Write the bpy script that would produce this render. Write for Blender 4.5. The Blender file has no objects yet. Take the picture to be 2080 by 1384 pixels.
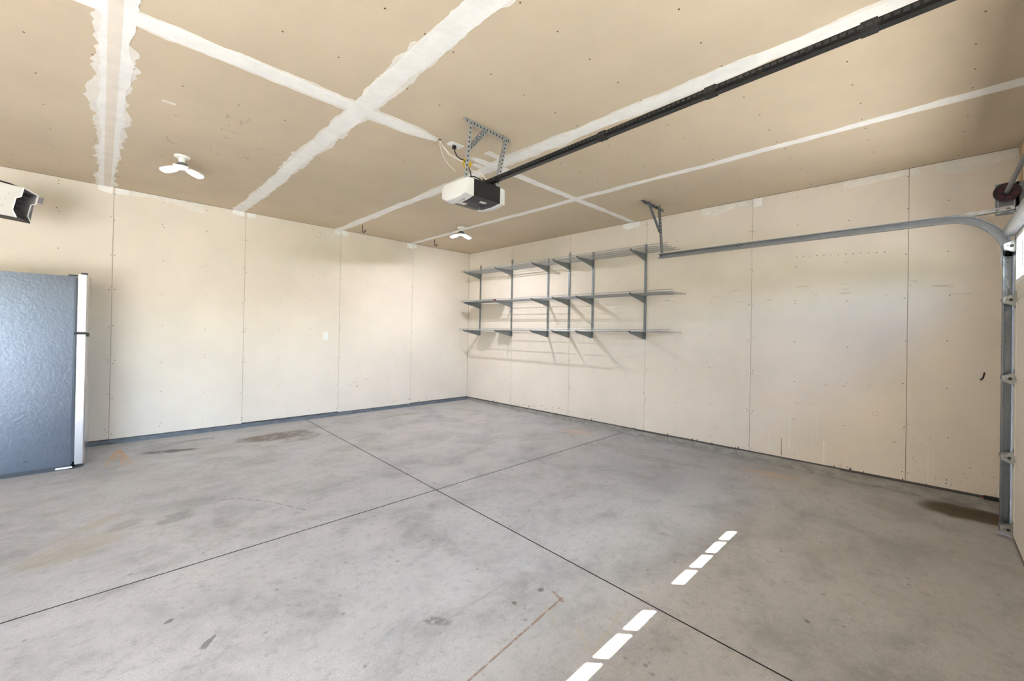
import bpy, bmesh, math, random
from mathutils import Vector, Matrix
import numpy as np

sc = bpy.context.scene
COL = sc.collection
LIFT = 0.10            # the whole place is raised at the end so that the slab lies near z = 0

# ------------------------------------------------------------------ camera
cam = bpy.data.cameras.new('camera')
cam.sensor_width = 36.0
cam.lens = 36.0 * 843.103 / 2080.0
cam.shift_x = -2.717 / 2080.0
cam.shift_y = -18.63 / 2080.0
cam.clip_start = 0.05
cam_o = bpy.data.objects.new('camera', cam); COL.objects.link(cam_o)
yaw, pit, rol = 0.7826, 0.0049, 0.0178
fw = Vector((math.sin(yaw) * math.cos(pit), math.cos(yaw) * math.cos(pit), math.sin(pit)))
rt = Vector((math.cos(yaw), -math.sin(yaw), 0)); up = rt.cross(fw)
r2 = rt * math.cos(rol) + up * math.sin(rol); u2 = -rt * math.sin(rol) + up * math.cos(rol)
M = Matrix((r2, u2, -fw)).transposed().to_4x4()
M.translation = Vector((-4.9566, -6.2063, 1.2128 + LIFT))
cam_o.matrix_world = M
sc.camera = cam_o

# ------------------------------------------------------------------ world, sun, exposure
SUN_DIR = Vector((-0.93, 1.0, -1.32)).normalized()
SUN_E, SKY_E, LAMP_E, EXPO = 53.0, 2.1, 760.0, 1.22
w = bpy.data.worlds.new('world'); sc.world = w; w.use_nodes = True
nt = w.node_tree; nt.nodes.clear()
wo = nt.nodes.new('ShaderNodeOutputWorld'); bg = nt.nodes.new('ShaderNodeBackground')
sky = nt.nodes.new('ShaderNodeTexSky'); sky.sky_type = 'NISHITA'; sky.sun_disc = False
sky.sun_elevation = math.radians(44); sky.sun_rotation = math.atan2(0.93, -1.0)
sky.air_density = 1.0; sky.dust_density = 2.5; sky.ozone_density = 1.0
bg.inputs['Strength'].default_value = SKY_E
tint = nt.nodes.new('ShaderNodeMix'); tint.data_type = 'RGBA'; tint.blend_type = 'MULTIPLY'; tint.inputs[0].default_value = 1.0
tint.inputs[7].default_value = (0.83, 1.0, 1.17, 1)
nt.links.new(sky.outputs[0], tint.inputs[6]); nt.links.new(tint.outputs[2], bg.inputs[0]); nt.links.new(bg.outputs[0], wo.inputs[0])
sun = bpy.data.lights.new('sun', 'SUN'); sun.energy = SUN_E; sun.angle = 0.005; sun.color = (1.0, 0.85, 0.74)
sun_o = bpy.data.objects.new('sun', sun); COL.objects.link(sun_o)
sun_o.rotation_euler = SUN_DIR.to_track_quat('-Z', 'Y').to_euler()
sun_o.location = (3, -14, 12)
sc.view_settings.view_transform = 'Standard'; sc.view_settings.look = 'None'
sc.view_settings.gamma = 1.0; sc.view_settings.use_curve_mapping = False
sc.view_settings.exposure = EXPO
cy = sc.cycles
cy.use_denoising = True; cy.use_light_tree = False; cy.use_guiding = True; cy.use_surface_guiding = True; cy.use_volume_guiding = False; cy.guiding_training_samples = 64
cy.max_bounces = 7; cy.diffuse_bounces = 6; cy.use_adaptive_sampling = True; cy.adaptive_threshold = 0.03; cy.glossy_bounces = 4; cy.transparent_max_bounces = 12
cy.sample_clamp_indirect = 12.0
cy.caustics_reflective = False; cy.caustics_refractive = False

# ------------------------------------------------------------------ node helpers
def srgb(r, g, b):
    f = lambda c: (c / 255 / 12.92) if c / 255 <= 0.04045 else ((c / 255 + 0.055) / 1.055) ** 2.4
    return (f(r), f(g), f(b), 1.0)

class NT:
    def __init__(s, name):
        s.m = bpy.data.materials.new(name); s.m.use_nodes = True
        s.t = s.m.node_tree; s.t.nodes.clear()
        s.out = s.t.nodes.new('ShaderNodeOutputMaterial')
        s.b = s.t.nodes.new('ShaderNodeBsdfPrincipled')
        s.t.links.new(s.b.outputs[0], s.out.inputs[0])
        s.tc = s.t.nodes.new('ShaderNodeTexCoord')
        s.obj = s.tc.outputs['Object']
    def n(s, typ, **kw):
        x = s.t.nodes.new(typ)
        for k, v in kw.items(): setattr(x, k, v)
        return x
    def set(s, inp, v):
        if hasattr(v, 'is_linked') or isinstance(v, bpy.types.NodeSocket): s.t.links.new(v, inp)
        else: inp.default_value = v
    def math(s, op, a, b=None, c=None, clamp=False):
        x = s.n('ShaderNodeMath', operation=op, use_clamp=clamp)
        s.set(x.inputs[0], a)
        if b is not None: s.set(x.inputs[1], b)
        if c is not None: s.set(x.inputs[2], c)
        return x.outputs[0]
    def scale(s, v, xyz):
        x = s.n('ShaderNodeVectorMath', operation='MULTIPLY'); s.set(x.inputs[0], v); x.inputs[1].default_value = xyz
        return x.outputs[0]
    def noise(s, vec, sc_=5, det=4, rough=0.55, dist=0.0):
        x = s.n('ShaderNodeTexNoise'); s.set(x.inputs['Vector'], vec)
        x.inputs['Scale'].default_value = sc_; x.inputs['Detail'].default_value = det
        x.inputs['Roughness'].default_value = rough; x.inputs['Distortion'].default_value = dist
        return x.outputs['Fac']
    def ramp(s, v, lo, hi, a=0.0, b=1.0):
        x = s.n('ShaderNodeMapRange', interpolation_type='SMOOTHSTEP'); s.set(x.inputs[0], v)
        x.inputs[1].default_value = lo; x.inputs[2].default_value = hi
        x.inputs[3].default_value = a; x.inputs[4].default_value = b
        return x.outputs[0]
    def mix(s, f, a, b, mode='MIX'):
        x = s.n('ShaderNodeMix', data_type='RGBA', blend_type=mode)
        s.set(x.inputs[0], f); s.set(x.inputs[6], a); s.set(x.inputs[7], b)
        return x.outputs[2]
    def bump(s, h, st=0.2, dist=0.01):
        x = s.n('ShaderNodeBump'); s.set(x.inputs['Height'], h)
        x.inputs['Strength'].default_value = st; x.inputs['Distance'].default_value = dist
        s.t.links.new(x.outputs[0], s.b.inputs['Normal'])
    def sep(s, v):
        x = s.n('ShaderNodeSeparateXYZ'); s.set(x.inputs[0], v); return x.outputs
    def base(s, c): s.set(s.b.inputs['Base Color'], c)
    def rough(s, r): s.set(s.b.inputs['Roughness'], r)

def simple(name, col, rough=0.5, metal=0.0, var=0.06, nsc=30.0, bump=0.0, spec=0.5):
    k = NT(name)
    f = k.noise(k.obj, nsc, 3)
    d = tuple(c * (1 - var) for c in col[:3]) + (1,); l = tuple(min(1, c * (1 + var)) for c in col[:3]) + (1,)
    k.base(k.mix(f, d, l)); k.rough(rough)
    k.b.inputs['Metallic'].default_value = metal
    k.b.inputs['Specular IOR Level'].default_value = spec
    if bump: k.bump(k.noise(k.obj, nsc * 4, 4), bump, 0.002)
    return k.m

# ---- drywall paper (u = coordinate along the wall, for scuffs)
def drywall(name, col, scuff=None, seed=0.0):
    k = NT(name)
    geo = k.n('ShaderNodeNewGeometry').outputs['Position']
    P = geo
    fib = k.noise(k.scale(P, (6, 6, 120)), 6, 3, 0.6)
    big = k.noise(k.scale(P, (1, 1, 1)), 0.9, 4, 0.6)
    mid = k.noise(P, 5.0, 5, 0.6)
    c1 = tuple(c * 0.93 for c in col[:3]) + (1,); c2 = tuple(min(1, c * 1.06) for c in col[:3]) + (1,)
    c = k.mix(k.ramp(big, 0.3, 0.7), c1, c2)
    c = k.mix(k.ramp(mid, 0.35, 0.75, 0, 0.35), c, tuple(x * y for x, y in zip(col[:3], (1.03, 1.0, 0.95))) + (1,))
    c = k.mix(k.ramp(fib, 0.3, 0.7, 0, 0.12), c, tuple(x * 0.85 for x in col[:3]) + (1,))
    if scuff:
        ax = k.sep(P)
        u = ax[scuff['axis']]; z = ax[scuff.get('v', 2)]; up_ = 0.0 if 'v' in scuff else LIFT
        for (u0, z0, ru, rz, sc_, thr, colr, amt) in scuff['list']:
            du = k.math('DIVIDE', k.math('SUBTRACT', u, u0), ru)
            dz = k.math('DIVIDE', k.math('SUBTRACT', z, z0 + up_), rz)
            r = k.math('ADD', k.math('MULTIPLY', du, du), k.math('MULTIPLY', dz, dz))
            mask = k.ramp(r, 0.25, 1.0, 1, 0)
            nn = k.noise(k.scale(P, sc_), 1.0, 5, 0.65, 0.6)
            m2 = k.math('MULTIPLY', mask, k.ramp(nn, thr, thr + 0.08))
            c = k.mix(k.math('MULTIPLY', m2, amt), c, colr)
    k.base(c); k.rough(0.85); k.b.inputs['Specular IOR Level'].default_value = 0.3
    k.bump(k.math('ADD', k.math('MULTIPLY', fib, 0.5), mid), 0.08, 0.004)
    return k.m

TAN = srgb(227, 219, 208)
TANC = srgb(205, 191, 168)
DARKS = srgb(120, 105, 92)
M_wall_back = drywall('drywall_paper_back', TAN, dict(axis=0, list=[
    (-2.25, 0.42, 0.42, 0.12, (9, 9, 28), 0.60, srgb(150, 128, 104), 0.8),
    (-1.5, 0.6, 0.5, 0.16, (8, 8, 20), 0.64, srgb(165, 150, 130), 0.6),
    (-1.2, 0.05, 0.8, 0.06, (14, 14, 20), 0.60, srgb(130, 122, 112), 0.7),
    (-4.1, 2.2, 0.3, 0.4, (30, 30, 30), 0.66, srgb(170, 154, 130), 0.7),
    (-2.5, 2.1, 0.4, 0.1, (6, 6, 60), 0.62, srgb(188, 172, 150), 0.6)]))
M_wall_right = drywall('drywall_paper_right', TAN, dict(axis=1, list=[
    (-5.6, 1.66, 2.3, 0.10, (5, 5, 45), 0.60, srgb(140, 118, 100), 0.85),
    (-6.3, 0.2, 0.5, 0.45, (40, 40, 34), 0.60, srgb(160, 134, 108), 0.55),
    (-5.7, 0.45, 0.7, 0.5, (10, 3, 8), 0.63, srgb(185, 172, 155), 0.6),
    (-4.3, 0.5, 0.8, 0.4, (9, 9, 9), 0.66, srgb(186, 176, 160), 0.6),
    (-5.64, 0.1, 0.07, 0.20, (24, 24, 8), 0.55, srgb(200, 178, 146), 0.45),
    (-1.6, 0.06, 1.5, 0.07, (14, 14, 20), 0.6, srgb(120, 110, 98), 0.8),
    (-3.4, 0.85, 1.4, 0.05, (3, 3, 50), 0.6, srgb(190, 176, 156), 0.6)]))
GS = srgb(150, 140, 132)
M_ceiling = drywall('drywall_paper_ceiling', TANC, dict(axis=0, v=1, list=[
    (-4.30, -2.75, 0.10, 0.35, (14, 8, 1), 0.56, GS, 0.5), (-4.15, -2.2, 0.35, 0.45, (9, 14, 1), 0.60, GS, 0.45),
    (-4.45, -1.9, 0.4, 0.12, (6, 20, 1), 0.60, GS, 0.5), (-3.95, -1.7, 0.25, 0.5, (16, 8, 1), 0.62, GS, 0.45), (-1.7, -3.9, 0.3, 0.3, (10, 10, 1), 0.64, GS, 0.3)]))
M_paint_inside = drywall('drywall_paper_plain', TAN, None)
M_stain = simple('glue_stain', srgb(196, 184, 166), 0.8)
M_edge = simple('gypsum_core', srgb(150, 132, 108), 0.9)
M_dark_gap = simple('dark_joint', srgb(112, 98, 82), 0.95)

def plaster(name, col, edge=0.0):
    k = NT(name)
    st = k.noise(k.scale(k.obj, (1, 1, 1)), 7, 6, 0.65, 0.3)
    fine = k.noise(k.obj, 60, 4)
    c = k.mix(k.ramp(st, 0.3, 0.7), tuple(x * 0.90 for x in col[:3]) + (1,), col)
    c = k.mix(k.ramp(fine, 0.45, 0.8, 0, 0.15), c, srgb(214, 205, 190))
    k.base(c); k.rough(0.8)
    k.bump(k.math('ADD', st, k.math('MULTIPLY', fine, 0.3)), 0.25, 0.004)
    return k.m
M_mud = plaster('joint_compound_white', srgb(246, 246, 243))
M_skim = plaster('joint_compound_thin', srgb(236, 233, 225))
M_tape = plaster('joint_tape_paper', srgb(232, 224, 212))

# ---- concrete slab
def concrete():
    k = NT('concrete_slab')
    P = k.n('ShaderNodeNewGeometry').outputs['Position']
    wrp = k.n('ShaderNodeTexNoise'); k.set(wrp.inputs['Vector'], P); wrp.inputs['Scale'].default_value = 4; wrp.inputs['Detail'].default_value = 5
    wv = k.n('ShaderNodeVectorMath', operation='MULTIPLY_ADD'); k.set(wv.inputs[0], wrp.outputs['Color'])
    wv.inputs[1].default_value = (0.22, 0.22, 0); k.set(wv.inputs[2], P)
    W = wv.outputs[0]
    big = k.noise(P, 0.55, 5, 0.6); mid = k.noise(k.scale(P, (1.3, 1.6, 1)), 1.5, 8, 0.70, 0.3)
    mid2 = k.noise(k.scale(P, (1.5, 2.1, 1)), 3.1, 9, 0.76, 0.4)
    fin = k.noise(P, 22, 5, 0.7); grn = k.noise(P, 180, 2, 0.6)
    c = k.mix(k.ramp(big, 0.3, 0.7), srgb(176, 177, 179), srgb(189, 189, 190))
    c = k.mix(k.ramp(mid, 0.42, 0.72, 0, 0.85), c, srgb(142, 142, 142))
    c = k.mix(k.ramp(mid2, 0.5, 0.8, 0, 0.6), c, srgb(202, 202, 201))
    c = k.mix(k.ramp(fin, 0.50, 0.72, 0, 0.6), c, srgb(144, 143, 142))
    c = k.mix(k.ramp(grn, 0.3, 0.75, 0, 0.42), c, srgb(132, 131, 130))
    # warm dirty area near the fridge wall and near the big door
    ax = k.sep(P)
    c = k.mix(k.math('MULTIPLY', k.ramp(ax[1], -3.2, -0.6, 0, 1), k.ramp(k.noise(P, 1.4, 5, 0.7, 0.4), 0.42, 0.62, 0, 0.5)), c, srgb(170, 166, 158))
    c = k.mix(k.math('MULTIPLY', k.ramp(ax[0], -3.6, -0.3, 0, 1), k.ramp(k.noise(P, 1.1, 6, 0.65, 0.4), 0.40, 0.66, 0, 0.55)), c, srgb(166, 161, 154))
    # small dark drips
    vo = k.n('ShaderNodeTexVoronoi', feature='F1'); k.set(vo.inputs['Vector'], W); vo.inputs['Scale'].default_value = 3.4
    spot = k.ramp(vo.outputs['Distance'], 0.035, 0.06, 1, 0)
    sel = k.ramp(k.noise(P, 2.1, 2), 0.5, 0.56)
    c = k.mix(k.math('MULTIPLY', k.math('MULTIPLY', spot, sel), 0.75), c, srgb(100, 98, 96))
    vo2 = k.n('ShaderNodeTexVoronoi', feature='F1'); k.set(vo2.inputs['Vector'], P); vo2.inputs['Scale'].default_value = 11
    spot2 = k.ramp(vo2.outputs['Distance'], 0.06, 0.16, 1, 0)
    sel2 = k.ramp(k.noise(P, 3.3, 3), 0.50, 0.58)
    c = k.mix(k.math('MULTIPLY', k.math('MULTIPLY', spot2, sel2), 0.6), c, srgb(112, 111, 110))
    vo3 = k.n('ShaderNodeTexVoronoi', feature='F1'); k.set(vo3.inputs['Vector'], P); vo3.inputs['Scale'].default_value = 23
    c = k.mix(k.math('MULTIPLY', k.ramp(vo3.outputs['Distance'], 0.04, 0.09, 1, 0), k.ramp(k.noise(P, 3.1, 3), 0.57, 0.62, 0, 0.7)), c, srgb(228, 227, 224))
    NS = {5: k.noise(P, 5, 4, 0.7), 9: k.noise(P, 9, 4, 0.7), 28: k.noise(P, 28, 3, 0.7)}
    pick = lambda v: NS[min(NS, key=lambda q: abs(math.log(q / v)))]
    xw = k.sep(W); X = k.math('SUBTRACT', xw[0], 0.11); Y = k.math('SUBTRACT', xw[1], 0.11)
    def ell(cx, cyy, rx, ry, ang, col, amt, thr=0.45, nsc=9):
        nonlocal c
        ca, sa = math.cos(ang), math.sin(ang)
        dx = k.math('SUBTRACT', X, cx); dy = k.math('SUBTRACT', Y, cyy)
        a = k.math('DIVIDE', k.math('ADD', k.math('MULTIPLY', dx, ca), k.math('MULTIPLY', dy, sa)), rx)
        b = k.math('DIVIDE', k.math('SUBTRACT', k.math('MULTIPLY', dy, ca), k.math('MULTIPLY', dx, sa)), ry)
        r = k.math('ADD', k.math('MULTIPLY', a, a), k.math('MULTIPLY', b, b))
        m = k.math('MULTIPLY', k.ramp(r, 0.35, 1.0, 1, 0), k.ramp(pick(nsc), thr - 0.1, thr + 0.1))
        c = k.mix(k.math('MULTIPLY', m, amt), c, col)
    BR = srgb(118, 110, 102); GR = srgb(104, 104, 102); YE = srgb(164, 156, 140)
    ell(-3.45, -0.72, 0.50, 0.22, 0.05, BR, 1.0, 0.40)
    ell(-3.25, -0.98, 0.30, 0.14, 0.3, BR, 0.55)
    ell(-4.42, -0.70, 0.26, 0.10, -0.4, GR, 1.0, 0.38)
    ell(-4.25, -0.35, 0.34, 0.07, 0.0, GR, 0.4)
    ell(-5.05, -2.72, 0.30, 0.17, 0.6, YE, 0.5, 0.40)
    ell(-4.98, -2.40, 0.30, 0.07, 0.7, YE, 0.6, 0.38)
    ell(-4.83, -2.52, 0.14, 0.09, 0.7, srgb(140, 136, 128), 0.6, 0.38)
    ell(-4.60, -2.60, 0.12, 0.10, 0.2, GR, 0.5)
    ell(-3.84, -4.62, 0.075, 0.045, -0.9, srgb(120, 118, 116), 0.9, 0.40, 30)
    ell(-3.295, -4.80, 0.028, 0.02, 0, GR, 0.9, 0.2)
    ell(-3.523, -4.79, 0.022, 0.016, 0, GR, 0.9, 0.2)
    ell(-4.615, -4.10, 0.05, 0.012, 0.9, GR, 0.8, 0.2)
    ell(-4.743, -3.84, 0.03, 0.014, 0.8, GR, 0.8, 0.2)
    ell(-0.20, -6.42, 0.22, 0.36, 0.0, srgb(92, 80, 62), 1.0, 0.22, 5)
    ell(-0.36, -5.10, 0.09, 0.28, 0.2, srgb(186, 160, 130), 0.7, 0.42)
    ell(-0.75, -4.25, 0.10, 0.5, 0.3, srgb(150, 146, 140), 0.6, 0.45)
    ell(-1.3, -4.4, 0.5, 0.30, 0.6, srgb(150, 148, 146), 0.55, 0.42, 4)
    ell(-0.45, -2.9, 0.15, 0.25, 0.6, srgb(196, 168, 138), 0.6, 0.45)
    ell(-1.5, -0.55, 0.7, 0.10, 0.0, BR, 0.5, 0.5)
    ell(-2.2, -2.0, 0.5, 0.25, 0.3, srgb(150, 148, 146), 0.5, 0.45, 5)
    # rusty straight marks left by something that stood here
    def seg(x0, y0, x1, y1, wd, col, amt, thr=0.42):
        nonlocal c
        L = math.hypot(x1 - x0, y1 - y0); ux, uy = (x1 - x0) / L, (y1 - y0) / L
        dx = k.math('SUBTRACT', ax[0], x0); dy = k.math('SUBTRACT', ax[1], y0)
        t = k.math('ADD', k.math('MULTIPLY', dx, ux), k.math('MULTIPLY', dy, uy))
        d = k.math('ABSOLUTE', k.math('SUBTRACT', k.math('MULTIPLY', dy, ux), k.math('MULTIPLY', dx, uy)))
        m = k.math('MULTIPLY', k.ramp(d, wd * 0.5, wd, 1, 0), k.math('MULTIPLY', k.math('GREATER_THAN', t, 0.0), k.math('LESS_THAN', t, L)))
        m = k.math('MULTIPLY', m, k.ramp(pick(25), thr - 0.12, thr + 0.12))
        c = k.mix(k.math('MULTIPLY', m, amt), c, col)
    RB = srgb(138, 118, 100)
    seg(-3.303, -4.925, -4.05, -5.0, 0.007, RB, 0.95)
    seg(-3.30, -4.86, -3.33, -4.95, 0.010, RB, 0.85)
    seg(-3.43, -4.92, -3.47, -5.03, 0.010, srgb(170, 162, 145), 0.85)
    seg(-3.41, -4.645, -3.85, -4.67, 0.010, srgb(150, 148, 146), 0.7)
    seg(-3.19, -5.18, -3.50, -5.24, 0.010, srgb(176, 168, 150), 0.6)
    seg(-3.42, -5.10, -3.50, -5.22, 0.012, srgb(176, 168, 150), 0.6)
    seg(-0.62, -4.95, -0.40, -5.32, 0.006, srgb(150, 116, 84), 0.7)
    RU = srgb(188, 154, 116)
    for (xa, ya, xb, yb, wd_) in ((-4.825, -0.34, -4.905, -0.90, 0.016), (-4.815, -0.33, -4.85, -0.72, 0.018), (-4.805, -0.33, -4.79, -0.98, 0.014), (-4.80, -0.34, -4.725, -1.02, 0.016),
                             (-4.79, -0.36, -4.755, -0.80, 0.014), (-4.875, -0.60, -4.75, -0.63, 0.014), (-4.88, -0.70, -4.77, -0.70, 0.010)):
        seg(xa, ya, xb, yb, wd_, RU, 0.75, 0.44)
    for i in range(9):
        a0 = i / 9; th0 = math.pi * 0.62 - a0 * 1.35
        px = -4.30 + 0.42 * a0; py = -2.46 - 0.62 * a0 ** 1.7
        px2 = -4.30 + 0.42 * (a0 + 0.085); py2 = -2.46 - 0.62 * (a0 + 0.085) ** 1.7
        seg(px, py, px2, py2, 0.007, srgb(96, 92, 86), 0.8, 0.46)
    # pale band along the wall feet where the slab was trowelled
    c = k.mix(k.ramp(ax[1], -0.18, -0.02, 0, 0.4), c, srgb(184, 183, 180))
    k.base(c)
    k.rough(k.ramp(mid, 0.3, 0.7, 0.42, 0.62)); k.b.inputs['Specular IOR Level'].default_value = 0.35
    k.bump(k.math('ADD', fin, k.math('MULTIPLY', grn, 0.5)), 0.12, 0.004)
    return k.m
M_floor = concrete()
M_groove = simple('groove_dirt', srgb(52, 50, 48), 0.95)

def curbmat(name, lo, hi, sc_=7):
    k = NT(name)
    P = k.n('ShaderNodeNewGeometry').outputs['Position']
    f = k.noise(k.scale(P, (1, 1, 3)), sc_, 7, 0.7, 0.4); g = k.noise(P, 70, 3)
    c = k.mix(k.ramp(f, 0.3, 0.7), lo, hi)
    c = k.mix(k.ramp(g, 0.4, 0.8, 0, 0.3), c, tuple(x * 0.7 for x in lo[:3]) + (1,))
    k.base(c); k.rough(0.85); k.bump(f, 0.3, 0.01); return k.m
M_curb_back = curbmat('curb_slate', srgb(92, 99, 108), srgb(122, 128, 136))
M_curb_right = curbmat('curb_concrete', srgb(132, 130, 126), srgb(170, 167, 160))
M_sill = simple('sill_plate_dark', srgb(84, 84, 82), 0.9)

# ---- metals and plastics
def galv(name, col, rough=0.38, spangle=0.12):
    k = NT(name)
    v = k.n('ShaderNodeTexVoronoi'); k.set(v.inputs['Vector'], k.obj); v.inputs['Scale'].default_value = 90
    f = k.sep(v.outputs['Color'])[0]; n = k.noise(k.obj, 9, 4)
    c = k.mix(k.math('MULTIPLY', f, spangle * 3, clamp=True), col, tuple(x * 0.75 for x in col[:3]) + (1,))
    c = k.mix(k.ramp(n, 0.45, 0.75, 0, 0.3), c, tuple(x * 0.7 for x in col[:3]) + (1,))
    k.base(c); k.b.inputs['Metallic'].default_value = 0.85
    k.rough(k.ramp(f, 0, 1, rough, rough + 0.15)); return k.m
M_galv = galv('galvanised_steel', srgb(196, 202, 208), 0.34)
M_galv_dull = galv('galvanised_steel_dull', srgb(124, 130, 135), 0.40)
M_galv_mid = galv('galvanised_track_steel', srgb(146, 152, 158), 0.36)
M_shelf = galv('shelf_steel', srgb(150, 158, 162), 0.45, 0.04)
M_shelf_wire = galv('shelf_wire_nickel', srgb(172, 178, 182), 0.4, 0.04)
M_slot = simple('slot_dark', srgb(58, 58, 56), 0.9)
M_slot_light = simple('slot_wall_showing', srgb(214, 204, 188), 0.9)
M_white_plastic = simple('white_plastic', srgb(238, 238, 236), 0.35, var=0.02)
M_lens = simple('light_lens_white', srgb(218, 220, 222), 0.3, var=0.02)
M_black = simple('black_plastic', srgb(26, 27, 31), 0.42, bump=0.05)
M_black_gloss = simple('black_rail_steel', srgb(34, 35, 37), 0.30, metal=0.4)
M_rubber = simple('black_rubber', srgb(26, 26, 27), 0.6)
M_wire_white = simple('white_wire', srgb(236, 232, 224), 0.5)
M_yellow = simple('yellow_tag', srgb(224, 184, 30), 0.45)
M_red = simple('red_plastic', srgb(176, 22, 38), 0.4)
M_label = simple('paper_label', srgb(226, 214, 210), 0.6)
M_hookm = simple('dark_bronze_hook', srgb(58, 42, 40), 0.4, metal=0.5)
M_drum = simple('drum_dark_plum', srgb(52, 36, 42), 0.35, metal=0.3)
M_door_in = simple('door_panel_beige', srgb(224, 218, 208), 0.5, var=0.02)
M_frame_white = simple('window_frame_white', srgb(242, 242, 240), 0.4, var=0.01)
M_seal = simple('rubber_door_seal', srgb(120, 112, 98), 0.8)
M_hinge = galv('hinge_steel', srgb(168, 170, 168), 0.45)
M_wood = simple('bare_framing_wood', srgb(196, 168, 132), 0.8, var=0.12)
M_brick_out = simple('outside_siding', srgb(196, 190, 180), 0.9)
M_driveway = curbmat('driveway_concrete', srgb(196, 194, 190), srgb(212, 210, 206), 2)
M_lawn = curbmat('lawn_green', srgb(84, 102, 58), srgb(112, 126, 76), 6)
M_shaft = simple('painted_grey_shaft', srgb(134, 138, 142), 0.4, metal=0.3)
M_screw = simple('screw_head_dark', srgb(72, 64, 58), 0.6, metal=0.3)
M_scr_c = simple('screw_head_ceiling', srgb(88, 76, 64), 0.7, metal=0.2)

M_vent = simple('vent_shadow_grey', srgb(120, 122, 124), 0.7)
def glass():
    k = NT('window_glass'); k.t.nodes.remove(k.b)
    tr = k.n('ShaderNodeBsdfTransparent'); tr.inputs[0].default_value = (0.95, 0.97, 0.96, 1)
    gl = k.n('ShaderNodeBsdfGlossy'); gl.inputs['Roughness'].default_value = 0.02
    lw = k.n('ShaderNodeLayerWeight'); lw.inputs[0].default_value = 0.5
    fr = k.math('ADD', k.math('MULTIPLY', k.math('POWER', lw.outputs['Facing'], 5.0), 0.9), 0.04, clamp=True)
    mx = k.n('ShaderNodeMixShader'); k.set(mx.inputs[0], fr)
    k.t.links.new(tr.outputs[0], mx.inputs[1]); k.t.links.new(gl.outputs[0], mx.inputs[2])
    k.t.links.new(mx.outputs[0], k.out.inputs[0]); return k.m
M_glass = glass()

def emit(name, col, e):
    k = NT(name); k.b.inputs['Base Color'].default_value = (0.9, 0.9, 0.9, 1)
    k.b.inputs['Emission Color'].default_value = col; k.b.inputs['Emission Strength'].default_value = e
    return k.m
M_led = emit('lit_led_cover', (0.95, 0.93, 1.0, 1), 7.0)
M_led.cycles.emission_sampling = 'NONE'
M_bulb = emit('lit_bulb', (0.95, 0.93, 1.0, 1), LAMP_E * 4.0)
M_bulb_dim = emit('lit_bulb_dim', (0.95, 0.93, 1.0, 1), LAMP_E * 0.95)

def fridge_side():
    k = NT('textured_grey_steel')
    n1 = k.noise(k.obj, 42, 3, 0.55, 0.6); n2 = k.noise(k.obj, 2.2, 2)
    k.base(k.mix(n2, srgb(86, 92, 104), srgb(92, 99, 111))); k.b.inputs['Metallic'].default_value = 0.5
    k.rough(0.30); k.bump(n1, 0.30, 0.004); return k.m
M_fridge = fridge_side()
def brushed():
    k = NT('brushed_stainless')
    f = k.noise(k.scale(k.obj, (300, 4, 300)), 1.0, 3)
    k.base(k.mix(f, srgb(186, 186, 190), srgb(214, 214, 218))); k.b.inputs['Metallic'].default_value = 1.0
    k.rough(0.22); k.bump(k.noise(k.obj, 3, 3), 0.12, 0.02); return k.m
M_steel = brushed()
M_gasket = simple('door_gasket', srgb(62, 66, 74), 0.6)
M_heater = simple('heater_enamel', srgb(196, 196, 194), 0.4, var=0.02)
M_heater_in = simple('heater_inside_grey', srgb(128, 125, 130), 0.5, metal=0.3)
M_heater_dk = simple('heater_louvre_dark', srgb(34, 26, 28), 0.5)

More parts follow.
